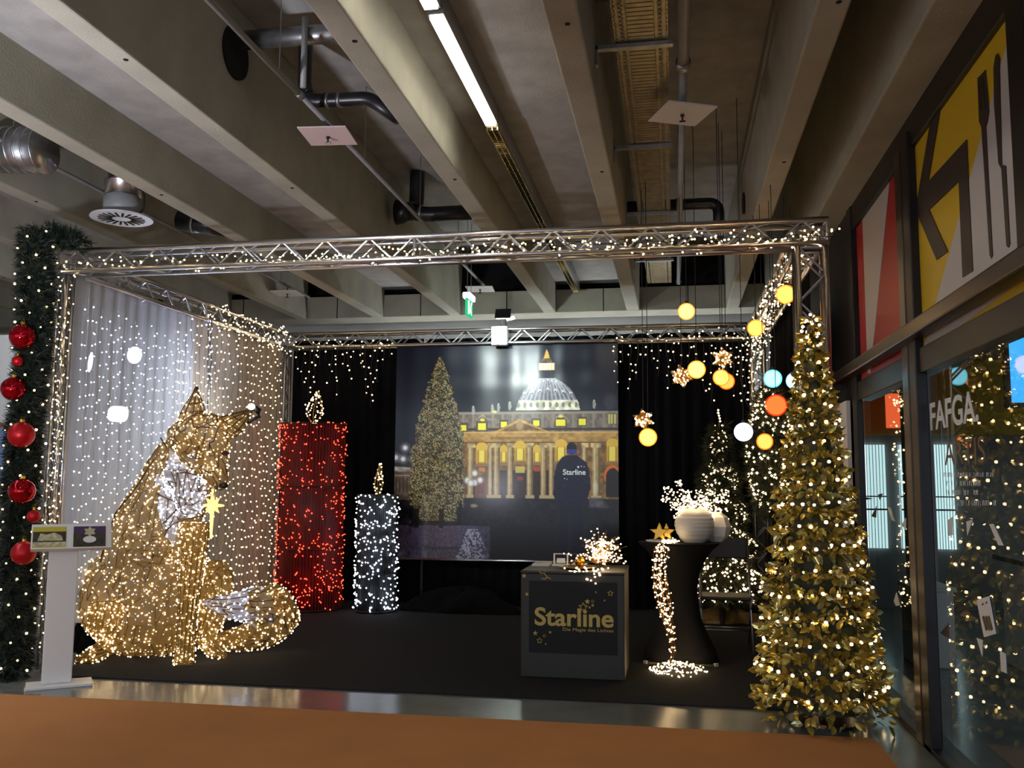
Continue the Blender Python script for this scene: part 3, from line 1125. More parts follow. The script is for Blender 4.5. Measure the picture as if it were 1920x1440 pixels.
# dome
dome = inpoly([(785, 470), (800, 420), (830, 355), (870, 310), (925, 285), (970, 278), (1015, 285), (1070, 318), (1115, 365), (1145, 425), (1155, 470)])
put(dome, (118, 116, 126), 1, 0.25)
for k in range(-6, 7):
    xx = 970 + k * 30 * np.sqrt(np.clip((Vv - 270) / 200, 0, 1))
    put(dome & (np.abs(U - xx) < 5), (190, 190, 200), 0.75)
for k in range(-3, 4):
    disc(970 + k * 44, 350 + abs(k) * 8, 10, 12, (230, 230, 225), 0.85)
    disc(970 + k * 44, 356 + abs(k) * 8, 5, 6, (60, 60, 70), 0.9)
for k in range(-2, 3):
    disc(970 + k * 24, 293 + abs(k) * 5, 6, 6, (225, 225, 225), 0.8)
put(dome & (Vv > 412), (238, 232, 205), 0.9, 0.25)
for k in range(10):
    disc(800 + k * 37, 440, 9, 16, (120, 110, 95), 0.8)
rect(918, 196, 1008, 236, (255, 240, 190))
for x in range(926, 1008, 16):
    rect(x, 200, x + 4, 234, (170, 140, 90))
put(inpoly([(925, 196), (945, 160), (955, 130), (963, 112), (972, 130), (984, 160), (1002, 196)]), (92, 76, 58), 1, 0.3)
put(inpoly([(948, 165), (958, 130), (965, 112), (972, 130), (980, 165)]), (230, 170, 80), 0.8)
rect(928, 236, 1000, 284, (56, 56, 66))
# basilica front
rect(450, 488, 1372, 600, (122, 108, 98), 1, 0.25)
rect(450, 480, 1372, 492, (150, 140, 128))
for x in range(470, 1372, 58):
    rect(x, 495, x + 14, 596, (150, 136, 122), 0.8)
rect(450, 575, 1372, 590, (70, 56, 44))
for x, w, y0, y1 in ((480, 17, 555, 588), (588, 25, 545, 584), (716, 18, 537, 572), (904, 19, 530, 564), (1044, 26, 526, 564), (1168, 19, 524, 560)):
    rect(x - w - 8, y0 - 12, x + w + 8, y1 + 8, (86, 72, 62))
    rect(x - w, y0, x + w, y1, (250, 235, 60))
for x in (590, 1044):
    disc(x, 507 if x > 1000 else 526, 15, 8, (240, 220, 70))
    put(inpoly([(x - 40, 525), (x, 492), (x + 40, 525), (x + 34, 525), (x, 500), (x - 34, 525)]), (190, 170, 140), 0.8)
rect(1308, 490, 1360, 558, (120, 110, 60))
for k in range(3):
    rect(1314 + k * 16, 496, 1324 + k * 16, 552, (230, 220, 150), 0.8)
rect(460, 596, 1372, 662, (184, 142, 78), 1, 0.2)
rect(460, 596, 1372, 606, (222, 178, 104))
rect(640, 625, 980, 640, (120, 88, 48), 0.5)
rect(460, 655, 1372, 664, (110, 80, 44))
put(inpoly([(650, 602), (808, 522), (975, 596)]), (196, 152, 84), 1, 0.2)
put(inpoly([(690, 594), (808, 538), (935, 588)]), (122, 92, 54), 1, 0.3)
disc(808, 560, 20, 25, (176, 150, 110), 0.9)
rect(470, 662, 1372, 986, (134, 98, 52), 1, 0.3)
rect(640, 820, 990, 986, (46, 32, 26), 0.92)
rect(480, 850, 640, 986, (96, 64, 36), 0.7)
for x, w, y0, y1 in ((588, 34, 676, 780), (717, 22, 690, 778), (811, 34, 668, 770), (907, 22, 690, 775), (1046, 36, 660, 770), (1336, 34, 655, 772)):
    rect(x - w, y0, x + w, y1, (214, 162, 44), 0.95)
    disc(x, y0 + 12, w, 30, (232, 186, 70))
    rect(x - w * 0.5, y0 + 30, x + w * 0.5, y1 - 6, (252, 226, 96))
    rect(x - w * 0.62, y0 + 26, x - w * 0.5, y1, (120, 86, 30))
    rect(x + w * 0.5, y0 + 26, x + w * 0.62, y1, (120, 86, 30))
    rect(x - w - 6, y1, x + w + 6, y1 + 18, (150, 116, 70))
rect(786, 800, 840, 838, (222, 200, 90), 0.9)
rect(572, 808, 606, 830, (232, 140, 40), 0.8)
rect(893, 804, 925, 830, (200, 70, 34), 0.8)
rect(795, 860, 830, 880, (170, 50, 34), 0.8)
rect(566, 880, 606, 960, (110, 34, 28), 0.8)
for x, w in ((525, 17), (640, 13), (676, 17), (755, 16), (868, 17), (946, 17), (992, 14), (1245, 22), (1180, 14)):
    rect(x - w, 676, x + w, 975, (176, 148, 100), 1, 0.12)
    rect(x - w * 0.6, 676, x - w * 0.1, 975, (222, 200, 152), 0.8)
    rect(x + w * 0.55, 676, x + w, 975, (104, 80, 48), 0.8)
    rect(x - w - 6, 664, x + w + 6, 690, (206, 178, 126), 0.9, 0.3)
    rect(x - w - 8, 965, x + w + 8, 984, (190, 166, 122))
disc(1336, 850, 48, 60, (222, 112, 34))
disc(1338, 858, 38, 50, (40, 28, 22))
rect(1298, 858, 1372, 972, (36, 26, 22))
for x, y in ((536, 470), (648, 462), (684, 455), (750, 446), (1235, 440)):
    disc(x, y, 9, 26, (170, 168, 160), 0.9)
    disc(x, y - 22, 5, 6, (190, 188, 180))
disc(662, 478, 16, 10, (250, 220, 120), 0.9, True)
disc(1325, 425, 40, 55, (66, 62, 70), 0.8, True)
# ground
rect(470, 984, 1372, 1345, (30, 30, 34), 1, 0.3)
rect(60, 1000, 470, 1160, (30, 28, 30), 1, 0.4)
rect(60, 1148, 640, 1345, (64, 58, 80), 1, 0.25)
put((Vv > 1148) & (U < 640) & (FINE > 0.62), (112, 106, 132), 0.6)
put((Vv > 1148) & (U > 90) & (U < 460) & (N3 > 0.5) & (Vv < 1240), (92, 64, 76), 0.45)
put((Vv > 1165) & (np.abs(U - 540) < 30 + (Vv - 1165) * 0.42) & (N3 > 0.5), (196, 200, 220), 0.6)
put(np.clip((U - 560) / 160, 0, 1) * (Vv > 1148), (28, 29, 34), 0.9)
rect(1205, 975, 1280, 1030, (98, 90, 104), 0.8)
put(inpoly([(1270, 975), (1335, 1035), (1190, 1035)]), (92, 84, 90), 0.5, 0.5)
# fir tree
tw = np.interp(Vv, [140, 260, 440, 640, 860, 1000, 1110], [3, 55, 105, 148, 160, 158, 125])
tcx = np.interp(Vv, [140, 1110], [336, 322])
edge = tw * (0.86 + 0.28 * N2)
tree = (np.abs(U - tcx) < edge) & (Vv > 145) & (Vv < 1120)
put(tree, (52, 50, 30), 1, 0.5)
put(tree & (FINE > 0.55), (112, 98, 62), 0.85)
put(tree & (FINE > 0.78), (206, 190, 144), 0.9)
put(tree & (FINE < 0.2), (22, 22, 16), 0.8)
put(tree & (N3 > 0.80) & (FINE > 0.5), (214, 130, 60), 0.7)
put(tree & (N2 < 0.36), (30, 30, 20), 0.45)
for x, y in ((175, 1095), (205, 1100), (355, 1100), (460, 1085)):
    rect(x - 14, y - 50, x + 14, y + 60, (18, 16, 18), 0.85)
# white lantern cluster
for x, y in ((505, 882), (548, 840), (548, 895), (580, 880), (525, 898)):
    disc(x, y, 26, 26, (170, 165, 165), 0.7, True)
    disc(x, y, 15, 17, (255, 252, 250), 0.9, True)
rect(543, 915, 550, 1010, (26, 22, 24))
disc(545, 1030, 24, 12, (200, 180, 130), 0.7, True)
disc(1240, 920, 14, 46, (226, 226, 214), 0.6, True)
# dark figure seen from behind
man = inpoly([(1078, 732), (1052, 745), (1022, 785), (1008, 850), (1003, 960), (1016, 1005), (1036, 1010), (1040, 1100), (1036, 1240), (1040, 1345),
              (1180, 1345), (1165, 1200), (1172, 1015), (1195, 990), (1212, 930), (1210, 830), (1190, 775), (1150, 745), (1134, 732)])
put(man, (24, 22, 44), 1, 0.25)
put(man & (np.abs(U - 1095) < 8 + 8 * N1) & (Vv > 1060), (48, 44, 50), 0.8)
put(man & (Vv > 1010), (24, 24, 34), 0.55)
disc(1107, 695, 30, 36, (22, 20, 30))
rect(1077, 700, 1136, 726, (52, 60, 150), 0.9)

LIN = np.where(IMG / 255 <= 0.04045, IMG / 255 / 12.92, ((np.clip(IMG, 0, 255) / 255 + 0.055) / 1.055) ** 2.4)
banner = thing('printed_banner', ((BX0 + BX1) / 2, BY, BZ0),
               'large printed banner of a floodlit domed basilica with a lit fir tree at night', 'banner')
uu, vv = (U - 70) / 1300, (Vv - 75) / 1265
ripple = 0.0014 * np.sin(uu * 46 + 1.2 * np.sin(uu * 9)) * np.clip(1 - vv * 1.6, 0.06, 1) + 0.0015 * np.sin(uu * 17) * (1 - vv)
Vb = np.stack([BX0 + (BX1 - BX0) * uu, BY + ripple, BZ1 - (BZ1 - BZ0) * vv], -1).reshape(-1, 3)
ii = (np.arange(bh - 1)[:, None] * bw + np.arange(bw - 1)[None]).ravel()
Fb = np.stack([ii, ii + bw, ii + bw + 1, ii + 1], -1)
me = bpy.data.meshes.new('print')
me.vertices.add(len(Vb))
me.vertices.foreach_set('co', Vb.ravel())
me.loops.add(Fb.size)
me.loops.foreach_set('vertex_index', Fb.ravel().astype(np.int32))
me.polygons.add(len(Fb))
me.polygons.foreach_set('loop_start', np.arange(0, Fb.size, 4, dtype=np.int32))
me.update(calc_edges=True)
ca = me.color_attributes.new('ink', 'FLOAT_COLOR', 'POINT')
ca.data.foreach_set('color', np.concatenate([LIN.reshape(-1, 3), np.ones((len(Vb), 1))], 1).astype(np.float32).ravel())
me.polygons.foreach_set('use_smooth', np.ones(len(Fb), bool))
pm = mat('print_ink', (128, 128, 128), 0.17, spec=0.32)
an = pm.node_tree.nodes.new('ShaderNodeAttribute')
an.attribute_name = 'ink'
pm.node_tree.links.new(an.outputs['Color'], pm.node_tree.nodes['Principled BSDF'].inputs['Base Color'])
link('print', me, 'print_ink', banner)
MB().tube((BX0 - 0.02, BY, BZ1 + 0.012), (BX1 + 0.02, BY, BZ1 + 0.012), 0.016, 10).build('top_rod', 'alu', banner, True)
MB().tube((BX0 - 0.01, BY, BZ0 - 0.008), (BX1 + 0.01, BY, BZ0 - 0.008), 0.014, 10).build('bottom_rod', 'alu', banner, True)


def bp(x, y, d=0.012):
    return Vector((BX0 + (BX1 - BX0) * (x - 70) / 1300, BY - d, BZ1 - (BZ1 - BZ0) * (y - 75) / 1265))


def bwid(n):
    return (BX1 - BX0) * n / 1300


text('Starline', bp(1058, 846), (1, 0, 0), (0, -1, 0), bwid(30), 'letter_white', banner, 0.001, width=bwid(128), bold=0.02)
text('Rom - Petersplatz', bp(130, 1285), (1, 0, 0), (0, -1, 0), bwid(22), 'sign_brown', banner, 0.001, width=bwid(330))
for x, y, s in ((1145, 802, 9), (1163, 798, 5), (1068, 868, 5), (1082, 872, 4), (1178, 800, 4)):
    p = bp(x, y)
    pts = []
    for k in range(10):
        a = math.pi / 2 + k * math.pi / 5
        r = bwid(s) * (1 if k % 2 == 0 else 0.42)
        pts.append(p + Vector((r * math.cos(a), 0, r * math.sin(a))))
    MB().prism(pts, (0, -0.001, 0)).build('printed_star', 'letter_white', banner)

# floodlight on the back truss
fx = at(936, 618, 10.72)
t = thing('floodlight', (fx.x, 10.74, 3.24), 'grey box floodlight clamped to the back truss above the banner', 'floodlight')
MB().box((fx.x - 0.095, 10.70, 3.13), (fx.x + 0.095, 10.80, 3.36)).build('housing', 'white_plate', t, bevel=0.01)
MB().path([(fx.x + 0.02, 10.78, 3.36), (fx.x + 0.04, 10.7, 3.46), (fx.x + 0.10, 10.6, 3.48), (fx.x + 0.16, 10.62, 3.42)], 0.012).build('bracket_arm', 'alu_dull', t)
MB().obox((fx.x + 0.16, 10.62, 3.43), (0.05, 0, 0.01), (0, 0.03, 0), (-0.006, 0, 0.02)).build('clamp', 'alu_dull', t)
h = Vector((fx.x + 0.14, 10.22, 3.42))
MB().path([(fx.x + 0.06, 10.85, 3.37), (fx.x + 0.1, 10.6, 3.48), h], 0.012).build('outrigger', 'alu_dull', t)
lamp('flood_beam', 'SPOT', h + Vector((0, 0.03, -0.04)), 60, (0.86, 1.0, 0.95), t, 0.05, target=(fx.x + 0.25, 10.92, 2.75), spot=math.radians(165), blend=0.9)
MB().obox(h, (0.09, 0, 0), (0, 0.03, 0.05), (0, 0.012, -0.008)).build('lamp_head', 'pipe_black', t)
MB().obox(h + Vector((0, 0.02, -0.02)), (0.08, 0, 0), (0, 0.022, 0.036), (0, 0.004, -0.003)).build('lamp_face', 'flood_face', t)

# hall floodlight hung from the ceiling over the aisle; its shine lies on the banner
t = thing('hall_floodlight', (-3.3, 2.3, 3.86), 'cool white floodlight hung from the ceiling above the aisle, aimed at the banner', 'floodlight')
c = Vector((-3.3, 2.3, 3.86))
d = (Vector((-1.95, 10.92, 2.0)) - c).normalized()
uu_, ww_, _ = frame_of(d)
MB().obox(c, d * 0.09, uu_ * 0.16, ww_ * 0.12).build('housing', 'pipe_black', t, bevel=0.01)
MB().obox(c + d * 0.093, d * 0.004, uu_ * 0.14, ww_ * 0.10).build('lens', 'flood_face', t)
MB().tube(c, (c.x, c.y, SHAL), 0.015, 8).build('drop_pole', 'alu_dull', t)
lamp('flood_beam', 'SPOT', c + d * 0.12, 850, (0.86, 1.0, 0.95), t, 0.16, target=c + d * 2, spot=math.radians(24), blend=0.7)
# ================================================================== fairy lights on the frame
def fairy(name, label, lines, step, led, m, jitter=0.0, cable='cable_black', cr=0.0028, cat='light string', group='fairy light strings', skip=0.0):
    """lines: polylines of cable; bulbs sit every step along them"""
    t = thing(name, lines[0][0], label, cat, group)
    cm, P = MB(), []
    for ln in lines:
        cm.path(ln, cr, 4)
        for p in polyline(ln, step):
            if random.random() >= skip:
                P.append(jit(p, jitter))
    cm.build('cable', cable, t)
    many('bulbs', P, led, m, t, 0.35)
    return t


def wander(p0, p1, n, s):
    p0, p1 = Vector(p0), Vector(p1)
    return [jit(p0.lerp(p1, i / n), s) for i in range(n + 1)]


fairy('truss_light_string', 'warm fairy light string wound along the long front truss',
      [wander((-4.85, 6.55, 3.23), (1.12, 6.55, 3.23), 60, 0.02), wander((-4.8, 6.60, 3.19), (1.05, 6.60, 3.18), 60, 0.025),
       wander((-1.5, 6.57, 3.25), (1.18, 6.54, 3.24), 30, 0.035)], 0.05, ico(0.0075), 'led_warm', 0.03)
fairy('truss_light_string', 'mixed warm fairy lights down the front left truss post',
      [wander((-4.87, 6.57, 3.2), (-4.87, 6.57, 0.15), 40, 0.012), wander((-4.80, 6.6, 3.2), (-4.82, 6.6, 0.9), 34, 0.018),
       wander((-4.84, 6.6, 2.9), (-4.85, 6.58, 1.1), 30, 0.03)], 0.062, LED, 'led_warm', 0.02)
fairy('truss_light_string', 'bluish fairy lights mixed into the front left truss post',
      [wander((-4.90, 6.57, 3.2), (-4.84, 6.57, 0.3), 40, 0.02)], 0.15, LED, 'led_cool', 0.02)
# garlands of light on the left side beam
fairy('truss_light_string', 'golden fairy lights heaped on the back end of the left truss beam',
      [wander((-4.79, 8.9, 3.32), (-4.78, 10.85, 3.34), 30, 0.05), wander((-4.78, 8.7, 3.22), (-4.76, 10.85, 3.22), 30, 0.05),
       wander((-4.77, 9.0, 3.15), (-4.76, 10.85, 3.12), 30, 0.05)], 0.05, LED_F, 'led_gold', 0.03)


def hanging(y_or_x, make, n):
    return [make(i / (n - 1)) for i in range(n)]


def vertical(p, length, wob=0.012, seg=0.14):
    n = max(2, int(length / seg))
    return [jit((p[0], p[1], p[2] - length * i / n), wob if i else 0) for i in range(n + 1)]


fairy('light_curtain', 'cool white curtain lights hanging over the bright sheer curtain',
      [vertical((-4.845, y, 2.95 + 0.02 * (k % 3) - 0.1 * (k % 2)), 2.75 - 0.5 * (y < 7.3), 0.012)
       for k, y in enumerate(np.arange(6.84, 8.55, 0.062))], 0.105, LED, 'led_cool', 0.012, 'paper_white', 0.0014, 'light curtain', 'light curtains', 0.12)
fairy('light_curtain', 'warm white curtain lights hanging before the greyer sheer curtain',
      [vertical((-4.835, y, 3.15), 3.0, 0.018) for y in np.arange(8.35, 10.8, 0.105)], 0.10, LED_F, 'led_warm', 0.015,
      'cable_black', 0.0016, 'light curtain', 'light curtains', 0.12)
fairy('light_curtain', 'single bluish white light string hanging in front of the warm light curtain',
      [vertical((-4.80, 8.86, 3.2), 2.2, 0.02), vertical((-4.80, 8.90, 3.2), 1.9, 0.02)], 0.07, LED_F, 'led_blue', 0.02, 'cable_black', 0.004, 'light string', 'light curtains')
# icicles of the back truss
LX = at(560, 650, 10.84).x
fairy('icicle_lights', 'warm icicle lights dangling from the back truss above the red candle',
      [wander((-4.75, 10.83, 3.24), (-3.35, 10.83, 3.24), 30, 0.04)] +
      [vertical((x, 10.82, 3.2), L, 0.02) for x, L in zip(np.linspace(-4.65, -3.45, 17), [0.3, 0.5, 0.75, 0.55, 0.25, 0.2, 0.45, 0.7, 0.3, 0.5, 0.2, 0.3, 0.66, 0.8, 0.5, 0.3, 0.2])],
      0.11, LED_F, 'led_warm', 0.035, group='icicle lights of the back truss')
fairy('icicle_lights', 'warm icicle lights dangling from the back truss above the hanging stars',
      [wander((-0.68, 10.83, 3.24), (0.85, 10.83, 3.24), 30, 0.04)] +
      [vertical((x, 10.82, 3.2), L, 0.02) for x, L in zip(np.linspace(-0.66, 0.85, 19), [0.6, 0.3, 0.75, 0.5, 0.25, 0.3, 0.45, 0.6, 0.3, 0.4, 0.3, 0.5, 0.66, 0.8, 0.5, 0.55, 0.7, .4, .5])],
      0.11, LED_F, 'led_warm', 0.035, group='icicle lights of the back truss')
# heavy drape of lights on the right beam and back right post
fairy('light_drape', 'dense warm fairy lights draped over the right side truss beam',
      [wander((0.92 + 0.03 * (k % 3), 6.85 + 0.02 * k, 3.26), (0.9 + 0.03 * (k % 3), 10.8, 3.24 - 0.03 * k), 34, 0.06) for k in range(5)] +
      [vertical((0.89, y, 3.14), 0.12 + 0.5 * random.random() * (y - 6.8) / 4, 0.03, 0.06) for y in np.arange(7.5, 10.8, 0.12)],
      0.085, LED_F, 'led_warm', 0.04, group='lights of the right side')
fairy('light_drape', 'warm fairy lights trailing down the back right truss post',
      [vertical((x, 10.80, 3.2), L, 0.04) for x, L in ((0.84, 1.5), (0.9, 1.1), (0.97, 1.2), (1.02, 0.8), (1.06, 0.9), (0.8, 0.8))],
      0.09, LED_F, 'led_warm', 0.04, group='lights of the right side')

# ================================================================== candles
def candle(name, x, y, r, h, core, led, label, nb, ledbase):
    t = thing(name, (x, y, 0.012), label, 'light figure', 'lit candle figures')
    MB().lathe([(r * 0.93, 0.02), (r * 0.93, h - 0.02)], (x, y, 0.012), 48).build('core', core, t, True)
    n = 64
    m = MB()
    for k in range(n):
        a = 2 * math.pi * k / n
        rr = r * (0.965 + 0.02 * random.random())
        m.tube((x + rr * math.cos(a), y + rr * math.sin(a), 0.012), (x + rr * math.cos(a + .01), y + rr * math.sin(a + .01), h), 0.004, 5)
    m.build('light_cables', 'cable_black' if core != 'red_core' else 'red_core', t)['kind'] = 'stuff'
    for z in (0.03, h * 0.33, h * 0.66, h):
        ring = [(x + r * math.cos(a), y + r * math.sin(a), z) for a in np.linspace(0, 2 * math.pi, 33)]
        MB().path(ring, 0.008, 6).build('hoop', 'cable_black', t)
    P = []
    for k in range(nb):
        a = random.uniform(math.pi * 0.95, math.pi * 2.05) if random.random() < 0.8 else random.uniform(0, 2 * math.pi)
        P.append((x + (r + 0.015) * math.cos(a) + random.uniform(-.01, .01), y + (r + 0.015) * math.sin(a), random.uniform(0.03, h + 0.02)))
    many('bulbs', P, ledbase, led, t, 0.4)
    # flame
    fh = 0.42 * r / 0.4 if r > 0.3 else 0.36
    fr_ = 0.11 if r > 0.3 else 0.055
    prof = [(0.02, 0), (fr_, fh * 0.35), (fr_ * 0.75, fh * 0.6), (0.008, fh)]
    fm = MB()
    for a in np.linspace(0, 2 * math.pi, 7)[:-1]:
        fm.path([(x + q * math.cos(a) + 0.04 * (z / fh) ** 2 * fr_ / .1, y + q * math.sin(a), h + z) for q, z in prof], 0.004, 5)
    fl_ = fm.build('flame_frame', 'gold_wire', t)
    P = []
    for k in range(70 if r > 0.3 else 32):
        z = random.random() ** 1.1 * fh
        q = np.interp(z, [p[1] for p in prof], [p[0] for p in prof])
        a = random.uniform(0, 2 * math.pi)
        P.append((x + q * math.cos(a) + 0.04 * (z / fh) ** 2 * fr_ / .1, y + q * math.sin(a), h + z))
    many('flame_bulbs', P, LED_F, 'led_warm', t, 0.4)
    return t


candle('candle_figure', -4.24, 10.40, 0.385, 2.17, 'red_core', 'led_red', 'tall thick red candle figure made of red lights', 620, octa(0.0092))
candle('candle_figure', -3.40, 10.34, 0.235, 1.34, 'silver_core', 'led_cool', 'short slim candle figure made of cool white lights', 330, octa(0.0105))


# ================================================================== fox of lights
def cp(x, y, Y):                     # survey crop of the fox -> world
    return at(120 + x / 2.483, 700 + y / 2.483, Y)


def ell_loft(secs, n=20):
    """secs: (centre, half-width x, half-depth y) horizontal rings"""
    m = MB()
    vs = []
    for c, a, b in secs:
        for i in range(n):
            t = 2 * math.pi * i / n
            vs.append((c.x + a * math.cos(t), c.y + b * math.sin(t), c.z))
    k = len(secs)
    fs = [(j * n + i, j * n + (i + 1) % n, (j + 1) * n + (i + 1) % n, (j + 1) * n + i) for j in range(k - 1) for i in range(n)]
    fs += [tuple(range(n - 1, -1, -1)), tuple(range((k - 1) * n, k * n))]
    return m.add(vs, fs)


SC = 1722 / 7.6 * 2.483              # crop pixels per metre near the fox


def remesh(m, voxel, ratio, name):
    me = m.mesh(name)
    o = bpy.data.objects.new(name, me)
    COL.objects.link(o)
    r = o.modifiers.new('r', 'REMESH')
    r.mode = 'VOXEL'
    r.voxel_size = voxel
    s_ = o.modifiers.new('s', 'SMOOTH')
    s_.iterations = 4
    d = o.modifiers.new('d', 'DECIMATE')
    d.ratio = ratio
    bpy.context.view_layer.update()
    out = bpy.data.meshes.new_from_object(o.evaluated_get(bpy.context.evaluated_depsgraph_get()))
    bpy.data.objects.remove(o)
    out.name = name
    return out


def surface_points(me, n, offset=0.008, keep=None):
    me.calc_loop_triangles()
    T = np.array([t.vertices[:] for t in me.loop_triangles])
    C = np.array([v.co[:] for v in me.vertices])
    A, B, Cc = C[T[:, 0]], C[T[:, 1]], C[T[:, 2]]
    nr = np.cross(B - A, Cc - A)
    ar = np.linalg.norm(nr, axis=1)
    ok = np.ones(len(T), bool) if keep is None else keep((A + B + Cc) / 3, nr / np.maximum(ar, 1e-9)[:, None])
    w = ar * ok
    ix = rng.choice(len(T), n, p=w / w.sum())
    u, v = rng.random((n, 1)), rng.random((n, 1))
    s_ = u + v > 1
    u, v = np.where(s_, 1 - u, u), np.where(s_, 1 - v, v)
    return A[ix] + u * (B - A)[ix] + v * (Cc - A)[ix] + nr[ix] / ar[ix][:, None] * offset, nr[ix] / ar[ix][:, None]


def wires(me, r, name, m, parent, edges=None):
    """wire lattice along the mesh edges"""
    w = MB()
    for e in me.edges:
        a, b = me.vertices[e.vertices[0]].co, me.vertices[e.vertices[1]].co
        if edges is None or edges(a, b):
            w.tube(a, b, r, 4, cap=False)
    o = w.build(name, m, parent)
    o['kind'] = 'stuff'
    return o


def split(me, test, name):
    """copy of me keeping only faces that pass test(centre, normal)"""
    vs = [v.co[:] for v in me.vertices]
    fs = [tuple(p.vertices) for p in me.polygons if test(p.center, p.normal)]
    used = sorted({i for f in fs for i in f})
    mp = {v: i for i, v in enumerate(used)}
    out = bpy.data.meshes.new(name)
    out.from_pydata([vs[i] for i in used], [], [tuple(mp[i] for i in f) for f in fs])
    out.update()
    return out


def E(cx, cy, Y, hx, hz, hy):
    """ellipsoid centred at crop point"""
    return cp(cx, cy, Y), hx / SC, hz / SC, hy


fox = thing('light_fox', cp(400, 1290, 7.3), 'huge sitting fox figure of golden wire, net and fairy lights', 'light figure')
BY0 = 7.42


def clampz(p):
    p.z = max(p.z, 0.03)
    return p


body = MB()
secs = [(1300, 400, 165), (1240, 400, 195), (1150, 395, 205), (1040, 395, 225), (930, 412, 238), (820, 420, 242), (720, 432, 225), (640, 446, 205), (560, 474, 180), (480, 500, 155),
        (400, 522, 135), (320, 560, 112)]
v = ell_loft([(clampz(cp(x, y, BY0)), hw / SC, max(0.16, hw / SC * 0.82)) for y, x, hw in secs])
body.add(v.v, v.f)
for cx, cy, Y, hx, hz, hy in ((190, 1060, 7.25, 112, 180, 0.24), (165, 960, 7.3, 80, 110, 0.2), (700, 975, 7.45, 88, 112, 0.2), (690, 1090, 7.42, 75, 130, 0.17),
                              (390, 830, 7.14, 110, 60, 0.1), (560, 420, 7.15, 110, 150, 0.16), (600, 560, 7.2, 75, 110, 0.2)):
    c, a, b, d = E(cx, cy, Y, hx, hz, hy)
    body.ball(c, 1, 18, 12, (a, d, b))
body_me = remesh(body, 0.035, 0.13, 'body_net')


def leg(pts, name):
    m = MB()
    P = [clampz(cp(x, y, Y)) for x, y, Y, r in pts]
    m.path(P, [r / SC for *_, r in pts], 14)
    return m


foot_l = leg([(200, 1080, 7.12, 75), (185, 1200, 7.05, 70), (190, 1285, 7.02, 52), (120, 1318, 6.98, 34), (55, 1345, 6.96, 14)], 'hind_leg')
foot_r = leg([(700, 1050, 7.36, 62), (680, 1160, 7.3, 55), (660, 1245, 7.26, 42), (700, 1285, 7.2, 38), (748, 1312, 7.16, 18)], 'hind_leg')
fore = leg([(610, 700, 7.12, 66), (600, 830, 7.1, 62), (585, 1000, 7.08, 50), (572, 1150, 7.07, 42), (565, 1260, 7.06, 40), (560, 1345, 7.05, 46), (556, 1372, 7.04, 48)], 'front_leg')

head = MB()
hsec = [((640, 255), 120, 100), ((645, 300), 140, 115), ((655, 360), 120, 105), ((680, 420), 82, 78), ((708, 470), 52, 55), ((728, 510), 40, 42), ((736, 535), 22, 26)]
hp = [cp(x, y, 7.02 - 0.02 * i) for i, ((x, y), a, b) in enumerate(hsec)]
head.path([cp(625, 215, 7.05)] + hp, [60 / SC] + [a / SC for _, a, b in hsec], 18)
c, a, b, d = E(560, 300, 7.1, 85, 85, 0.14)
head.ball(c, 1, 16, 10, (a, d, b))
head_me = remesh(head, 0.028, 0.16, 'head_net')


def ear(p, q, tip, Y):
    m = MB()
    a, b, t = cp(*p, Y), cp(*q, Y), cp(*tip, Y - 0.03)
    mid = (a + b) / 2
    ring = []
    for k in range(5):
        s = k / 4
        pa, pb = a.lerp(t, s), b.lerp(t, s)
        cc = (pa + pb) / 2
        w = max((pb - pa).length / 2, 0.008)
        ax = (pb - pa).normalized() if (pb - pa).length > 1e-5 else (b - a).normalized()
        bulge = 1 + 0.35 * math.sin(math.pi * s)
        for i in range(10):
            th = 2 * math.pi * i / 10
            ring.append(cc + ax * w * bulge * math.cos(th) + Vector((0, 1, 0)) * w * 0.55 * math.sin(th))
    fs = [(j * 10 + i, j * 10 + (i + 1) % 10, (j + 1) * 10 + (i + 1) % 10, (j + 1) * 10 + i) for j in range(4) for i in range(10)]
    fs += [tuple(range(9, -1, -1)), tuple(range(40, 50))]
    return m.add(ring, fs)


tail = MB()
tp = [(560, 1235, 7.5, 34), (700, 1250, 7.52, 40), (830, 1235, 7.58, 60), (930, 1195, 7.62, 92), (985, 1130, 7.6, 118), (960, 1080, 7.5, 108), (890, 1075, 7.4, 84), (800, 1085, 7.3, 66), (700, 1075, 7.2, 36), (625, 1058, 7.12, 8)]
pts_, rad_ = [], []
for (x0, y0, Y0, r0), (x1, y1, Y1, r1) in zip(tp[:-1], tp[1:]):
    for k in range(4):
        s = k / 4
        pts_.append(cp(x0 + (x1 - x0) * s, y0 + (y1 - y0) * s, Y0 + (Y1 - Y0) * s))
        rad_.append((r0 + (r1 - r0) * s) / SC)
for p, r in zip(pts_, rad_):
    p.z = max(p.z, r + 0.02)
tail.path(pts_, rad_, 16)
tail_me = remesh(tail, 0.03, 0.16, 'tail_net')

chest_poly = [(430, 520), (500, 370), (600, 360), (690, 520), (650, 660), (560, 690), (500, 760), (440, 770), (455, 640)]
chest_w = [cp(x, y, 7.1) for x, y in chest_poly]


def in_chest(c, n):
    # judged on the figure's own front: x and z at the chest depth
    x, z = c.x * 7.1 / c.y if c.y > 1 else c.x, 1.5 + (c.z - 1.5) * 7.1 / c.y
    r = False
    for k in range(len(chest_w)):
        a, b = chest_w[k], chest_w[(k + 1) % len(chest_w)]
        if (a.z > z) != (b.z > z) and x < (b.x - a.x) * (z - a.z) / (b.z - a.z) + a.x:
            r = not r
    return r and n.y < 0.1


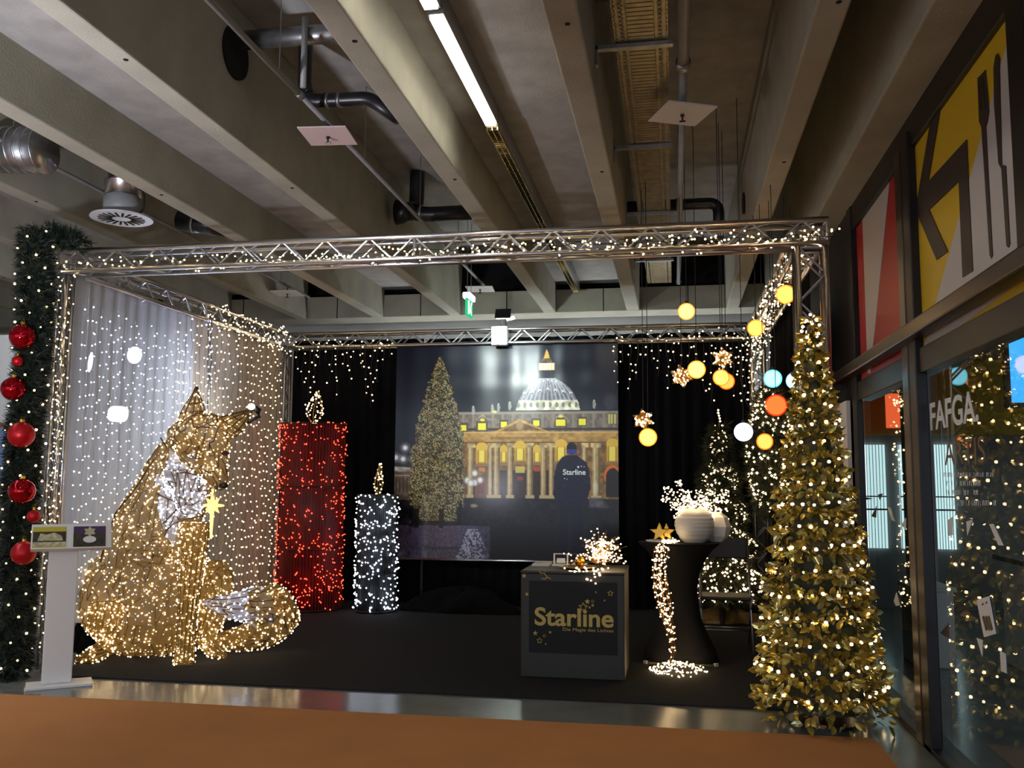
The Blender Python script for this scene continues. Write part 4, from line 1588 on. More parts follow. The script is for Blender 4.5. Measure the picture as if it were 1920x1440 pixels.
chest_me = split(body_me, in_chest, 'chest_net')
rest_me = split(body_me, lambda c, n: not in_chest(c, n), 'body_net')
tip_x = cp(880, 1080, 7.35).x
tail_tip = split(tail_me, lambda c, n: c.x < tip_x and c.z > 0.27, 'tail_tip_net')
tail_rest = split(tail_me, lambda c, n: not (c.x < tip_x and c.z > 0.27), 'tail_net')

bo = link('body', rest_me, 'gold_net', fox)
ch = link('chest', chest_me, 'white_net', fox)
wires(rest_me, 0.0042, 'body_wire', 'gold_wire', bo, lambda a, b: random.random() < 0.5)
wires(chest_me, 0.004, 'chest_wire', 'brown_wire', ch, lambda a, b: random.random() < 0.45)
P, _ = surface_points(rest_me, 1150)
many('body_bulbs', P, LED, 'led_gold', bo, 0.5)
P, _ = surface_points(chest_me, 260)
many('chest_bulbs', P, LED, 'led_cool', ch, 0.5)
hd = link('head', head_me, 'gold_net', fox)
wires(head_me, 0.004, 'head_wire', 'brown_wire', hd, lambda a, b: random.random() < 0.32)
P, _ = surface_points(head_me, 230)
many('head_bulbs', P, LED, 'led_gold', hd, 0.5)
nose = cp(742, 522, 6.86)
MB().ball(nose, 0.033, 14, 10, (1.2, 0.9, 0.85)).build('nose', 'pipe_black', hd, True)
for x, y, Y in ((618, 352, 6.82), (752, 372, 6.84)):
    MB().ball(cp(x, y, Y), 0.024, 12, 8, (1.5, 0.6, 0.8)).build('eye', 'bark', hd, True)
for m_, nm in ((ear((528, 230), (655, 215), (618, 62), 7.06), 'ear'), (ear((690, 225), (800, 295), (880, 165), 7.02), 'ear')):
    e = m_.build(nm, 'gold_net', fox)
    wires(e.data, 0.0045, 'ear_wire', 'brown_wire', e, lambda a, b: True)
    P, _ = surface_points(e.data, 55)
    many('ear_bulbs', P, LED, 'led_gold', e, 0.5)
for m_, nm, n in ((foot_l, 'hind_leg', 230), (foot_r, 'hind_leg', 190), (fore, 'front_leg', 300)):
    e = m_.build(nm, 'gold_net', fox)
    wires(e.data, 0.004, 'leg_wire', 'gold_wire', e)
    P, _ = surface_points(e.data, n)
    many('leg_bulbs', P, LED, 'led_gold', e, 0.5)
tl = link('tail', tail_rest, 'gold_net', fox)
wires(tail_rest, 0.0045, 'tail_wire', 'gold_wire', tl, lambda a, b: random.random() < 0.5)
P, _ = surface_points(tail_rest, 330)
many('tail_bulbs', P, LED, 'led_gold', tl, 0.5)
tt = link('tail_tip', tail_tip, 'white_net', fox)
wires(tail_tip, 0.004, 'tail_tip_wire', 'brown_wire', tt, lambda a, b: random.random() < 0.3)
P, _ = surface_points(tail_tip, 100)
many('tail_tip_bulbs', P, LED, 'led_cool', tt, 0.5)
# bold contour wires of the fur
cw = MB()
for ln in ([(420, 400), (330, 540), (240, 650), (195, 760), (170, 880)], [(450, 300), (480, 350), (600, 400), (680, 470), (735, 545)],
           [(170, 895), (260, 905), (350, 860), (470, 850), (500, 830)], [(470, 480), (560, 460), (650, 480), (690, 520)], [(445, 760), (510, 700), (560, 680), (640, 665), (660, 640)],
           [(430, 560), (520, 600), (600, 560), (650, 520)], [(460, 700), (520, 640), (560, 580), (640, 540)]):
    cw.path([cp(x, y, 7.06 + 0.10 * (1 if y > 500 else 0) - (0.06 if x > 550 else 0)) for x, y in ln], 0.006, 6)
cw.build('contour_wire', 'brown_wire', bo)['kind'] = 'stuff'

# ornament in the fox's mouth
st = thing('comet_star', cp(690, 600, 6.95), 'glowing golden comet star ornament hanging from the muzzle of the fox', 'ornament')
c0 = cp(690, 615, 6.95)
lines = []
for k, L in enumerate((75, 30, 55, 30, 150, 30, 45, 30)):
    a = math.pi / 2 - k * math.pi / 4
    lines.append([c0 + Vector((math.cos(a), 0, math.sin(a))) * 0.012, c0 + Vector((math.cos(a), 0, math.sin(a))) * (L / SC)])
m = MB()
for a, b in lines:
    m.tube(a, b, 0.02, 8, 0.008)
m.prism(star_pts(c0, 0.085, 8, 0.5), (0, 0.012, 0))
m.build('star_tube', 'led_star', st)
P = []
for a, b in lines:
    P += [jit(p, 0.008) for p in polyline([a, b], 0.016)]
many('bulbs', P, octa(0.006), 'led_gold', st, 0.4)
MB().tube(c0 + Vector((0, 0, 0.05)), cp(705, 535, 6.92), 0.003, 5).build('thread', 'gold_wire', st)

# clip lamp at the ear
sp = thing('clip_lamp', cp(885, 165, 7.0), 'tiny white clip lamp shining beside the right ear tip of the fox', 'lamp')
a = cp(872, 155, 6.98)
MB().ball(a, 0.026, 12, 8, (1.2, 0.8, 1)).build('lamp_face', 'spot_white', sp, True)
MB().path([cp(885, 158, 7.02), cp(905, 175, 7.05), cp(910, 200, 7.06), cp(880, 215, 7.04), cp(800, 262, 7.0)], [0.022, 0.03, 0.018, 0.012, 0.01], 8).build('lamp_body', 'pipe_black', sp, True)
# ================================================================== needle garland on the left
GX0, GY0 = -4.945, 6.36
gar = thing('needle_garland', (GX0, GY0, 0), 'thick dark green needle garland column with red baubles', 'garland')
MB().path([(GX0, GY0, 0.0), (GX0 + 0.02, GY0, 1.2), (GX0 - 0.01, GY0, 2.4), (GX0 + 0.02, GY0, 3.42)], 0.05, 8).build('core_rope', 'needle', gar)
P, D = [], []
for k in range(4200):
    z = random.uniform(0.02, 3.46)
    a = random.uniform(0, 2 * math.pi)
    r = random.uniform(0.02, 0.082)
    cx = GX0 + 0.02 * math.sin(z * 3)
    P.append((cx + r * math.cos(a), GY0 + r * math.sin(a), z))
    D.append((math.cos(a), math.sin(a), random.uniform(-0.35, 0.35)))
for k in range(260):                      # the tuft that lies over the truss corner
    u = random.random()
    P.append((GX0 + 0.05 + 0.2 * u + random.uniform(-.05, .05), GY0 + 0.1 + random.uniform(-.1, .1), 3.43 - 0.05 * u + random.uniform(-.06, .06)))
    D.append((random.uniform(-1, 1), random.uniform(-1, 1), random.uniform(-0.3, 1)))
spread_mesh('needles', P, D, tuft(9, 0.065, 0.0045), 'needle', gar)
Pb = []
for k in range(150):
    z = 0.05 + 3.4 * k / 150
    a = k * 2.4
    Pb.append((GX0 + 0.14 * math.cos(a) + random.uniform(-.02, .02), GY0 + 0.14 * math.sin(a), z + random.uniform(-.02, .02)))
many('bulbs', Pb, ico(0.009), 'led_warm', gar, 0.5)
MB().path([jit(p, 0.01) for p in Pb], 0.003, 4).build('cable', 'cable_green', gar)


def bauble(px, py, r_px, m, label, Y=6.2):
    c = at(px, py, Y)
    r = r_px * depth(c) / F
    t = thing('bauble', c, label, 'bauble', 'red baubles on the needle garland')
    MB().ball(c, r, 32, 20).build('ball', m, t, True)
    MB().tube(c + Vector((0, 0, r - 0.004)), c + Vector((0, 0, r + 0.018)), r * 0.2, 12).build('cap', 'gold_ball', t)
    ring = [c + Vector((0.012 * math.cos(a), 0, r + 0.026 + 0.012 * math.sin(a))) for a in np.linspace(0, 2 * math.pi, 13)]
    MB().path(ring, 0.002, 5).build('hanger_ring', 'gold_wire', t)
    return t


bauble(42, 631, 23, 'red_gloss', 'shiny red bauble, the topmost on the needle garland')
bauble(33, 677, 10, 'red_satin', 'small red bauble between the two upper shiny baubles')
bauble(25, 729, 22, 'red_gloss', 'shiny red bauble, second from the top, at the outer edge of the garland')
bauble(40, 815, 24, 'red_satin', 'satin red bauble in the middle of the needle garland')
bauble(41, 921, 24, 'red_gloss', 'shiny red bauble, the lowest glossy one of the garland')
bauble(63, 968, 12, 'red_satin', 'small red bauble half sunk in needles above the display stand')
bauble(44, 1037, 22, 'red_satin', 'satin red bauble, the lowest, beside the pictures on the display stand')

# ================================================================== gold leaf cone tree
TX, TY, TH, TR = 0.90, 6.24, 2.60, 0.40
gt = thing('gold_leaf_tree', (TX, TY, 0), 'tall slim cone tree of gold leaves and warm lights at the right front', 'tree')
MB().tube((TX, TY, 0), (TX, TY, TH - 0.1), 0.02, 8).build('pole', 'brown_wire', gt)
MB().lathe([(0.22, 0), (0.22, 0.02)], (TX, TY, 0), 24).build('foot', 'pipe_black', gt)


def trad(z):
    u = 1 - z / TH
    return 0.02 + TR * (u ** 0.92) * (1 + 0.05 * math.sin(z * 23))


MB().lathe([(trad(z) * 0.66, z) for z in np.linspace(0.10, TH - 0.06, 20)], (TX, TY, 0), 20).build('inner_net', 'needle_warm', gt)
P, D, Un = [], [], []
N = 4600
for k in range(N):
    u = random.random() ** 0.62
    z = 0.09 + (TH - 0.09) * (1 - u)
    z += 0.03 * math.sin(z * 50)
    a = random.uniform(0, 2 * math.pi)
    r = trad(z) * random.uniform(0.72, 1.03)
    P.append((TX + r * math.cos(a), TY + r * math.sin(a), z))
    t_ = random.uniform(-1.4, 1.4)
    D.append((math.cos(a) * 0.7 + random.uniform(-.6, .6), math.sin(a) * 0.7 + random.uniform(-.6, .6), random.uniform(-0.9, 0.6)))
    Un.append((math.cos(a) + random.uniform(-.6, .6), math.sin(a) + random.uniform(-.6, .6), 0.3 + random.uniform(-.6, .6)))
front = sorted(range(N), key=lambda i: (P[i][0] * 0.14 + P[i][1]))[:1400]
single = set(random.sample(front, 300))
rest = [i for i in range(N) if i not in single]
ha, hb = rest[: int(len(rest) * 0.72)], rest[int(len(rest) * 0.72):]
spread_mesh('gold_foliage', [P[i] for i in ha], [D[i] for i in ha], LEAF, 'gold_leaf', gt, 0.92, 0.5, up=[Un[i] for i in ha])
spread_mesh('pale_foliage', [P[i] for i in hb], [D[i] for i in hb], LEAF, 'gold_leaf_pale', gt, 0.88, 0.5, up=[Un[i] for i in hb])
leafm = []
for mm in ('gold_leaf', 'gold_leaf', 'gold_leaf_pale'):
    me = bpy.data.meshes.new('leaf')
    me.from_pydata([tuple(v) for v in LEAF[0]], [], [tuple(int(i) for i in f) for f in LEAF[1]])
    me.materials.append(MATS[mm])
    leafm.append(me)
for k, i in enumerate(sorted(single)):
    o = bpy.data.objects.new('leaf', leafm[k % 3])
    COL.objects.link(o)
    x = Vector(D[i]).normalized()
    zv = Vector(Un[i])
    zv = (zv - x * zv.dot(x)).normalized()
    yv = zv.cross(x)
    s = random.uniform(0.85, 1.25)
    o.matrix_basis = Matrix(((x.x * s, yv.x * s, zv.x * s, P[i][0]), (x.y * s, yv.y * s, zv.y * s, P[i][1]), (x.z * s, yv.z * s, zv.z * s, P[i][2]), (0, 0, 0, 1)))
    o.parent = gt
    o.matrix_parent_inverse = pinv(gt)
Pb, cabl = [], []
turns = 21
z = 0.12
for k in range(turns * 24):
    u = k / (turns * 24)
    z = 0.10 + (TH - 0.12) * (1 - (1 - u) ** 1.35)
    a = 2 * math.pi * turns * u
    r = trad(z) + 0.012
    p = (TX + r * math.cos(a), TY + r * math.sin(a), z + random.uniform(-.012, .012))
    cabl.append(p)
s = polyline(cabl, 0.08)
many('bulbs', [jit(p, 0.012) for p in s] + [(TX, TY, TH + 0.01)], ico(0.0108), 'led_warm', gt, 0.5)
MB().path(cabl, 0.0022, 4).build('cable', 'brown_wire', gt)


# ================================================================== green trees with lights
def fir(x, y, h, r, label, nb, z0=0.0, nt=2600, base=0.25):
    t = thing('lit_fir_tree', (x, y, z0), label, 'tree')
    MB().tube((x, y, z0), (x, y, z0 + h - 0.1), 0.035, 8, 0.008).build('trunk', 'bark', t)
    P, D = [], []
    for k in range(nt):
        u = random.random() ** 0.6
        z = base + (h - base) * (1 - u)
        lobe = 0.78 + 0.22 * math.sin(z * 17)
        a = random.uniform(0, 2 * math.pi)
        rr = r * u * lobe * random.uniform(0.35, 1) + 0.02
        P.append((x + rr * math.cos(a), y + rr * math.sin(a), z0 + z))
        D.append((math.cos(a), math.sin(a), random.uniform(-0.5, 0.15)))
    spread_mesh('needles', P, D, tuft(10, 0.10, 0.006), 'needle_warm', t)
    for k in range(46):
        z = base + (h - base) * (k / 46) ** 1.1
        a = k * 2.4
        rr = r * (1 - (z - base) / (h - base)) * 0.92
        MB().tube((x, y, z0 + z + 0.05), (x + rr * math.cos(a), y + rr * math.sin(a), z0 + z - 0.05), 0.01, 5, 0.003).build('branch', 'bark', t)
    Pb = []
    for k in range(nb):
        u = random.random() ** 0.6
        z = base + (h - base) * (1 - u)
        a = random.uniform(math.pi * 0.9, math.pi * 2.1)
        rr = r * u * (0.8 + 0.2 * math.sin(z * 17)) + 0.03
        Pb.append((x + rr * math.cos(a), y + rr * math.sin(a), z0 + z))
    Pb += [(x + random.uniform(-.02, .02), y - 0.02, z0 + h + 0.03 * k) for k in range(5)]
    many('bulbs', Pb, octa(0.0125), 'led_warm', t, 0.5)
    return t


b0 = fl(1352, 1135)
ty = 10.2
bx = at(1350, 900, ty).x
bt = at(1341, 790, ty).z
fir(bx, ty, bt, 0.50, 'dark green fir tree full of warm lights behind the vase', 620)
# hanging slim green tree on the right
hy = 8.7
hx = at(1446, 850, hy).x
z1, z0_ = at(1432, 722, hy).z, at(1428, 965, hy).z
hg = thing('hanging_foliage_drop', (hx, hy, z0_), 'slim green foliage drop with warm lights hanging behind the glowing balls', 'garland')
P, D, Pb = [], [], []
for k in range(1500):
    u = random.random()
    z = z0_ + (z1 - z0_) * u
    r = 0.19 * math.sin(math.pi * min(1, u * 0.9 + 0.08)) ** 0.7 * random.uniform(0.3, 1)
    a = random.uniform(0, 2 * math.pi)
    P.append((hx + r * math.cos(a), hy + r * math.sin(a), z))
    D.append((math.cos(a), math.sin(a), random.uniform(-0.9, 0.1)))
spread_mesh('needles', P, D, tuft(9, 0.075, 0.005), 'needle_warm', hg)
for k in range(230):
    u = random.random()
    z = z0_ + (z1 - z0_) * u
    r = 0.22 * math.sin(math.pi * min(1, u * 0.9 + 0.08)) ** 0.7
    a = random.uniform(math.pi * 0.95, math.pi * 2.05)
    Pb.append((hx + r * math.cos(a), hy + r * math.sin(a), z))
many('bulbs', Pb, octa(0.012), 'led_warm', hg, 0.5)
MB().tube((hx, hy, z1), (hx + 0.05, hy, 3.2), 0.004, 6).build('cord', 'cable_black', hg)
MB().tube((hx, hy, z0_), (hx, hy, z1), 0.012, 6).build('stem', 'bark', hg)

# ================================================================== glowing balls and stars
BALLS = [
    (1287, 584, 16, 7.9, (1.0, 0.66, 0.26), 1.9, 'pale amber glowing ball, highest of those left of the light drape'),
    (1417, 615, 16, 7.8, (1.0, 0.62, 0.16), 1.7, 'yellow glowing ball in front of the back end of the right truss beam'),
    (1473, 552, 18, 7.3, (1.0, 0.58, 0.14), 1.9, 'bright amber glowing ball, the highest, beside the front right post'),
    (1306, 693, 17, 7.7, (1.0, 0.66, 0.24), 2.0, 'warm yellow glowing ball touching the leftmost of the two upper stars'),
    (1352, 708, 15.5, 7.6, (1.0, 0.60, 0.18), 1.6, 'warm glowing ball just below the upper star, front one of a pair'),
    (1362, 715, 15.5, 8.1, (1.0, 0.48, 0.10), 1.5, 'orange glowing ball half hidden behind its twin below the upper star'),
    (1449, 710, 17, 7.4, (0.42, 0.88, 1.0), 1.8, 'icy blue glowing ball beside the top of the gold leaf tree'),
    (1490, 714, 16, 7.6, (0.62, 0.92, 1.0), 1.8, 'pale blue glowing ball half hidden by the gold leaf tree'),
    (1455, 760, 20.5, 7.0, (1.0, 0.30, 0.07), 1.05, 'large deep orange glowing ball next to the gold leaf tree'),
    (1394, 810, 17.5, 7.4, (0.90, 0.92, 1.0), 2.2, 'cool white glowing ball right of the green fir tree'),
    (1434, 828, 15.5, 7.5, (1.0, 0.52, 0.13), 1.7, 'small amber glowing ball, the lowest near the gold leaf tree'),
    (1215, 820, 17, 7.6, (1.0, 0.66, 0.20), 1.9, 'yellow glowing ball below the leftmost star, left of the fir tree'),
]
for k, (px, py, rp, Y, col, st_, label) in enumerate(BALLS):
    c = at(px, py, Y)
    r = rp * depth(c) / F
    t = thing('glow_ball', c, label, 'lamp', 'hanging glowing balls')
    emat('globe_%d' % k, col, st_ * 1.7)
    mx = max(col)
    sheer('shell_%d' % k, tuple(255 * (v / mx) ** 0.75 for v in col), 0.35, 0.75)
    MB().ball(c, r, 32, 20).build('globe', 'shell_%d' % k, t, True)
    MB().ball(c, r * 0.87, 28, 16).build('lamp_core', 'globe_%d' % k, t, True)
    MB().tube(c + Vector((0, 0, r - 0.003)), c + Vector((0, 0, r + 0.02)), 0.012, 10).build('cap', 'pipe_black', t)
    top = SHAL if -0.57 > c.x else (DEEP if c.x < 0.66 else RIBZ)
    MB().tube(c + Vector((0, 0, r + 0.02)), (c.x, c.y, top), 0.003, 5).build('cord', 'cable_black', t)


def star_lamp(px, py, rp, Y, rot, label):
    c = at(px, py, Y)
    r = rp * depth(c) / F
    t = thing('star_lantern', c, label, 'star', 'hanging golden stars')
    xa = Vector((math.cos(0.15), math.sin(0.15), 0))
    pts = star_pts(c, r, 6, 0.55, xa, (0, 0, 1), rot)
    ny = Vector((-math.sin(0.15), math.cos(0.15), 0))
    m = MB()
    n = len(pts)
    hub = [c - ny * r * 0.32, c + ny * r * 0.32]
    m.add([*pts, *hub], [(i, (i + 1) % n, n) for i in range(n)] + [((i + 1) % n, i, n + 1) for i in range(n)])
    body_ = m.build('star_body', 'star_net', t)
    w = MB()
    for i in range(n):
        w.tube(pts[i], pts[(i + 1) % n], 0.004, 5)
        w.tube(pts[i], hub[0], 0.003, 4)
    w.build('wire_frame', 'gold_wire', t)
    P, _ = surface_points(body_.data, 62, 0.004)
    many('bulbs', P, octa(0.0085), 'led_gold', t, 0.5)
    top = DEEP
    MB().tube(c + Vector((0, 0, r * 0.95)), (c.x, c.y, top), 0.003, 5).build('cord', 'cable_black', t)


star_lamp(1278, 705, 22, 7.95, math.pi / 2 + 0.2, 'golden wire star behind the yellow ball, left of the upper two')
star_lamp(1355, 672, 22, 7.9, math.pi / 2 + 0.05, 'golden wire star hanging highest, above a pair of glowing balls')
star_lamp(1206, 787, 21, 7.8, math.pi / 2 + 0.15, 'golden wire star hanging lowest, above a single yellow ball')

# ================================================================== counter with logo
CX0, CX1, CY0, CY1, CH = -1.182, -0.384, 7.15, 7.82, 0.815
co = thing('logo_counter', ((CX0 + CX1) / 2, (CY0 + CY1) / 2, 0.012), 'dark square promotion counter with a golden logo on its front', 'counter')
MB().box((CX0, CY0, 0.012), (CX1, CY1, CH - 0.02)).build('body', 'counter_black', co, bevel=0.008)
MB().box((CX0 - 0.004, CY0 - 0.004, CH - 0.02), (CX1 + 0.004, CY1, CH)).build('top', 'counter_black', co, bevel=0.006)


def cq(x, y, d=0.0):                   # survey crop of the counter front -> its face
    return at(960 + x / 5.54, 1040 + y / 5.54, CY0 - d)


pn = [cq(168, 270), cq(1118, 285), cq(1118, 1052), cq(168, 1012)]
pn = [Vector((CX0 + 0.065, CY0 - 0.001, pn[3].z)), Vector((CX1 - 0.055, CY0 - 0.001, pn[3].z)), Vector((CX1 - 0.055, CY0 - 0.001, pn[0].z)), Vector((CX0 + 0.065, CY0 - 0.001, pn[0].z))]
MB().prism(pn, (0, -0.006, 0)).build('front_panel', 'counter_panel', co)
a, b = cq(236, 728, 0.008), cq(1055, 752, 0.008)
a.z = b.z = (a.z + b.z) / 2
text('Starline', a, (1, 0, 0), (0, -1, 0), (cq(236, 548).z - cq(236, 728).z), 'gold_print', co, 0.002, width=(b - a).length, bold=0.022)
a, b = cq(528, 795, 0.008), cq(1055, 808, 0.008)
a.z = b.z = (a.z + b.z) / 2 + 0.002
text('Die Magie des Lichtes', a, (1, 0, 0), (0, -1, 0), 0.024, 'gold_print', co, 0.002, width=(b - a).length)
for x, y, s, hollow in ((126, 220, 26, 0), (155, 410, 22, 0), (740, 545, 46, 1), (783, 487, 30, 0), (838, 485, 18, 1), (838, 526, 18, 0), (806, 548, 15, 0), (1022, 402, 30, 1),
                        (962, 476, 12, 0), (872, 390, 12, 0), (242, 815, 26, 0), (286, 893, 30, 1), (335, 843, 18, 1), (396, 806, 17, 0), (350, 928, 11, 0)):
    c = cq(x, y, 0.008 if x > 168 else 0.002)
    s /= 5.54 * 240
    q = star_pts(c, s, 5, 0.45)
    if hollow:
        w = MB()
        for i in range(10):
            w.tube(q[i], q[(i + 1) % 10], s * 0.09, 4)
        w.build('logo_star', 'gold_print', co)
    else:
        MB().prism(q, (0, -0.002, 0)).build('logo_star', 'gold_print', co)
w = MB()
for ln in ([(290, 170), (295, 200), (320, 190), (345, 200), (345, 170)], [(335, 195), (370, 235), (405, 252)], [(370, 235), (345, 252), (305, 248)]):
    w.path([cq(x, y, 0.003) for x, y in ln], 0.004, 5)
w.build('scribble_mark', 'gold_print', co)


def spray(name, c, R, n, label, cat, squash=0.75, led='led_warm', base=None, stems=40, low=0.0, Rz=None):
    """bundle of thin wire stems tipped with lights"""
    c = Vector(c)
    t = thing(name, c, label, cat)
    m, P = MB(), []
    for k in range(stems):
        a = random.uniform(0, 2 * math.pi)
        e = random.uniform(low, 1.45)
        d = Vector((math.cos(a) * math.cos(e), math.sin(a) * math.cos(e), math.sin(e) * squash))
        L = R * random.uniform(0.6, 1.0)
        pts = [c + d * L * s + Vector((0, 0, 0.12 * R * math.sin(math.pi * s))) for s in np.linspace(0, 1, 6)]
        m.path([jit(p, 0.004) for p in pts], 0.0015, 4)
        q = polyline(pts, 0.02)
        P += [jit(p, 0.015) for p in random.sample(q[len(q) // 4:], min(len(q) // 2, max(2, n // stems)))]
    m.build('wire_stems', 'copper_wire', t)
    many('bulbs', P, base or ico(0.0085), led, t, 0.5)
    return t


bc = fl(1132, 1058, CH)
bq = spray('light_bouquet', (bc.x, 7.42, CH + 0.03), 0.34, 270, 'dense bouquet of warm micro lights lying on the logo counter', 'light bundle', 0.85, stems=60, base=ico(0.0068))
lamp('bouquet_glow', 'POINT', (bc.x, 7.36, CH + 0.16), 1.6, (1, 0.68, 0.32), bq, 0.06)
many('trailing_bulbs', [jit((bc.x - 0.05 + random.uniform(-.2, .1), CY0 + 0.02, CH + 0.015), 0.02) for k in range(22)] +
     [jit((bc.x - 0.03 + 0.05 * math.sin(k), CY0 - 0.02, CH - 0.012 * k), 0.012) for k in range(8)], ico(0.0085), 'led_warm', bq, 0.4)
for k, (x, y) in enumerate(((1105, 1048), (1120, 1035), (1150, 1040), (1165, 1052))):
    p = fl(x, y + 12, CH)
tr = MB().lathe([(0.0, 0.0), (0.10, 0.0), (0.15, 0.014), (0.145, 0.018), (0.10, 0.006), (0.0, 0.006)], (bc.x - 0.17, 7.42, CH), 32).build('gold_dish', 'gold_ball', None, True)
tag(tr, 'flat golden dish in front of the light bouquet on the counter', 'dish')
bb = MB().ball((bc.x - 0.16, 7.44, CH + 0.055), 0.042, 24, 14).build('gold_bauble', 'gold_ball', None, True)
tag(bb, 'golden bauble lying in the dish beside the light bouquet', 'bauble')
t = thing('card_holder', (-0.93, 7.62, CH), 'clear upright card holder on the back of the logo counter', 'card holder')
MB().box((-1.0, 7.60, CH), (-0.86, 7.70, CH + 0.012)).build('base', 'acrylic_white', t)
for x in (-0.985, -0.875):
    MB().box((x - 0.006, 7.64, CH + 0.012), (x + 0.006, 7.65, CH + 0.10)).build('upright', 'acrylic_white', t)
MB().box((-0.985, 7.64, CH + 0.092), (-0.875, 7.65, CH + 0.10)).build('top_bar', 'acrylic_white', t)
MB().box((-0.965, 7.652, CH + 0.02), (-0.895, 7.656, CH + 0.06)).build('card', 'paper_white', t)
for (x0, x1, y0, y1, a_, lab) in ((-1.16, -1.02, 7.55, 7.76, 0.0, 'pile of white leaflets at the far corner of the logo counter'), (-0.84, -0.72, 7.58, 7.74, 0.0, 'low pile of white leaflets between card holder and bouquet')):
    m = MB()
    for k in range(6):
        m.box((x0 + 0.002 * (k % 3), y0 + 0.003 * (k % 2), CH + 0.003 * k), (x1 + 0.002 * (k % 3), y1, CH + 0.003 * k + 0.0026))
    tag(m.build('leaflet_pile', 'paper_white'), lab, 'leaflets', 'leaflets on the counter')

# ================================================================== bar table
bcy = 8.15
bcx = at(1274, 1100, bcy).x
bt_ = thing('bar_table', (bcx, bcy, 0.012), 'bar table in a black stretch cover with pinched waist', 'table')
prof = [(0.335, 0.03), (0.31, 0.09), (0.25, 0.22), (0.19, 0.36), (0.155, 0.5), (0.15, 0.6), (0.17, 0.72), (0.22, 0.84), (0.285, 0.93), (0.335, 0.972), (0.345, 0.985)]


def lobe(a, z):
    return 1 + 0.20 * max(0, 1 - z / 0.5) * (math.cos(4 * (a + math.pi / 4)))


MB().lathe(prof, (bcx, bcy, 0), 48, lobe).build('stretch_cover', 'stretch_cloth', bt_, True)
MB().lathe([(0.34, 0.985), (0.345, 0.99), (0.34, 0.995)], (bcx, bcy, 0), 48).build('table_top', 'stretch_cloth', bt_)
for k in range(4):
    a = math.pi / 4 + k * math.pi / 2
    d = Vector((math.cos(a), math.sin(a), 0))
    MB().obox(Vector((bcx, bcy, 0.024)) + d * 0.39, d * 0.02, Vector((-d.y, d.x, 0)) * 0.02, (0, 0, 0.012)).build('foot_pad', 'white_plate', bt_)
MB().box((bcx - 0.28, bcy - 0.30, 0.012), (bcx + 0.28, bcy - 0.265, 0.03)).build('base_bar', 'gold_louvre', bt_)
TZ = 0.995
# vase
vy = 8.06
vx = at(1302, 990, vy).x
vs_ = thing('round_vase', (vx, vy, TZ), 'round ribbed white vase on the bar table', 'vase')
prof = [(0.085, 0.0), (0.12, 0.03), (0.155, 0.09), (0.168, 0.15), (0.158, 0.21), (0.13, 0.255), (0.10, 0.275), (0.092, 0.285), (0.085, 0.28), (0.085, 0.20)]
rib = [(np.interp(z, [p[1] for p in prof[:8]], [p[0] for p in prof[:8]]) * (1 + 0.012 * math.sin(z * 190)), z) for z in np.linspace(0, 0.283, 60)]
MB().lathe(rib + prof[8:], (vx, vy, TZ), 48).build('body', 'porcelain', vs_, True)
br = thing('lit_branches', (vx, vy, TZ + 0.2), 'lit blossom branches blazing out of the round white vase', 'light bundle')
m, P = MB(), []
for px, py in ((1250, 915), (1272, 905), (1290, 925), (1310, 925), (1330, 925), (1352, 938), (1245, 935), (1262, 950), (1345, 955), (1360, 925), (1300, 945), (1320, 950), (1280, 955), (1335, 965), (1285, 935), (1318, 935), (1270, 965)):
    e = at(px, py, vy + random.uniform(-0.12, 0.12))
    s_ = Vector((vx + (e.x - vx) * 0.3, vy + random.uniform(-.04, .04), TZ + 0.24))
    pts = [s_.lerp(e, k / 5) + Vector((0, 0, 0.03 * math.sin(math.pi * k / 5))) for k in range(6)]
    m.path(pts, 0.003, 5)
    for p in polyline(pts, 0.02)[2:]:
        P += [jit(p, 0.028) for _ in range(2)]
    P += [jit(e, 0.03) for _ in range(9)]
m.build('twigs', 'bark', br)
many('bulbs', P, ico(0.0068), 'led_warm', br, 0.5)
lamp('branch_glow', 'POINT', (vx, vy - 0.05, TZ + 0.36), 2.5, (1, 0.72, 0.36), br, 0.08)
# faceted lantern
lc = Vector((at(1343, 990, 8.24).x, 8.24, TZ))
ln = MB()
ln.lathe([(0.05, 0), (0.105, 0.05), (0.125, 0.13), (0.10, 0.21), (0.04, 0.255)], lc, 7)
tag(ln.build('faceted_lantern', 'acrylic_white'), 'white faceted paper lantern behind the round vase', 'lantern')
# tray with stars
tr = MB().lathe([(0, 0), (0.12, 0.0), (0.135, 0.01), (0.13, 0.013), (0.0, 0.006)], (at(1240, 1005, 8.1).x, 8.12, TZ), 32).build('star_tray', 'paper_white', None, True)
tag(tr, 'flat white tray under golden stars on the bar table', 'tray')
for (x, y, s, lab) in ((at(1236, 1000, 8.08).x, 8.08, 0.085, 'golden standing star at the front of the tray'), (at(1249, 1000, 8.18).x, 8.18, 0.08, 'golden standing star behind the other one on the tray')):
    q = star_pts((x, y, TZ + 0.008 + s * 0.83), s, 5, 0.45)
    tag(MB().prism(q, (0.004, 0.03, 0)).build('gold_star', 'gold_ball', None, bevel=0.004), lab, 'star', 'golden stars on the tray')
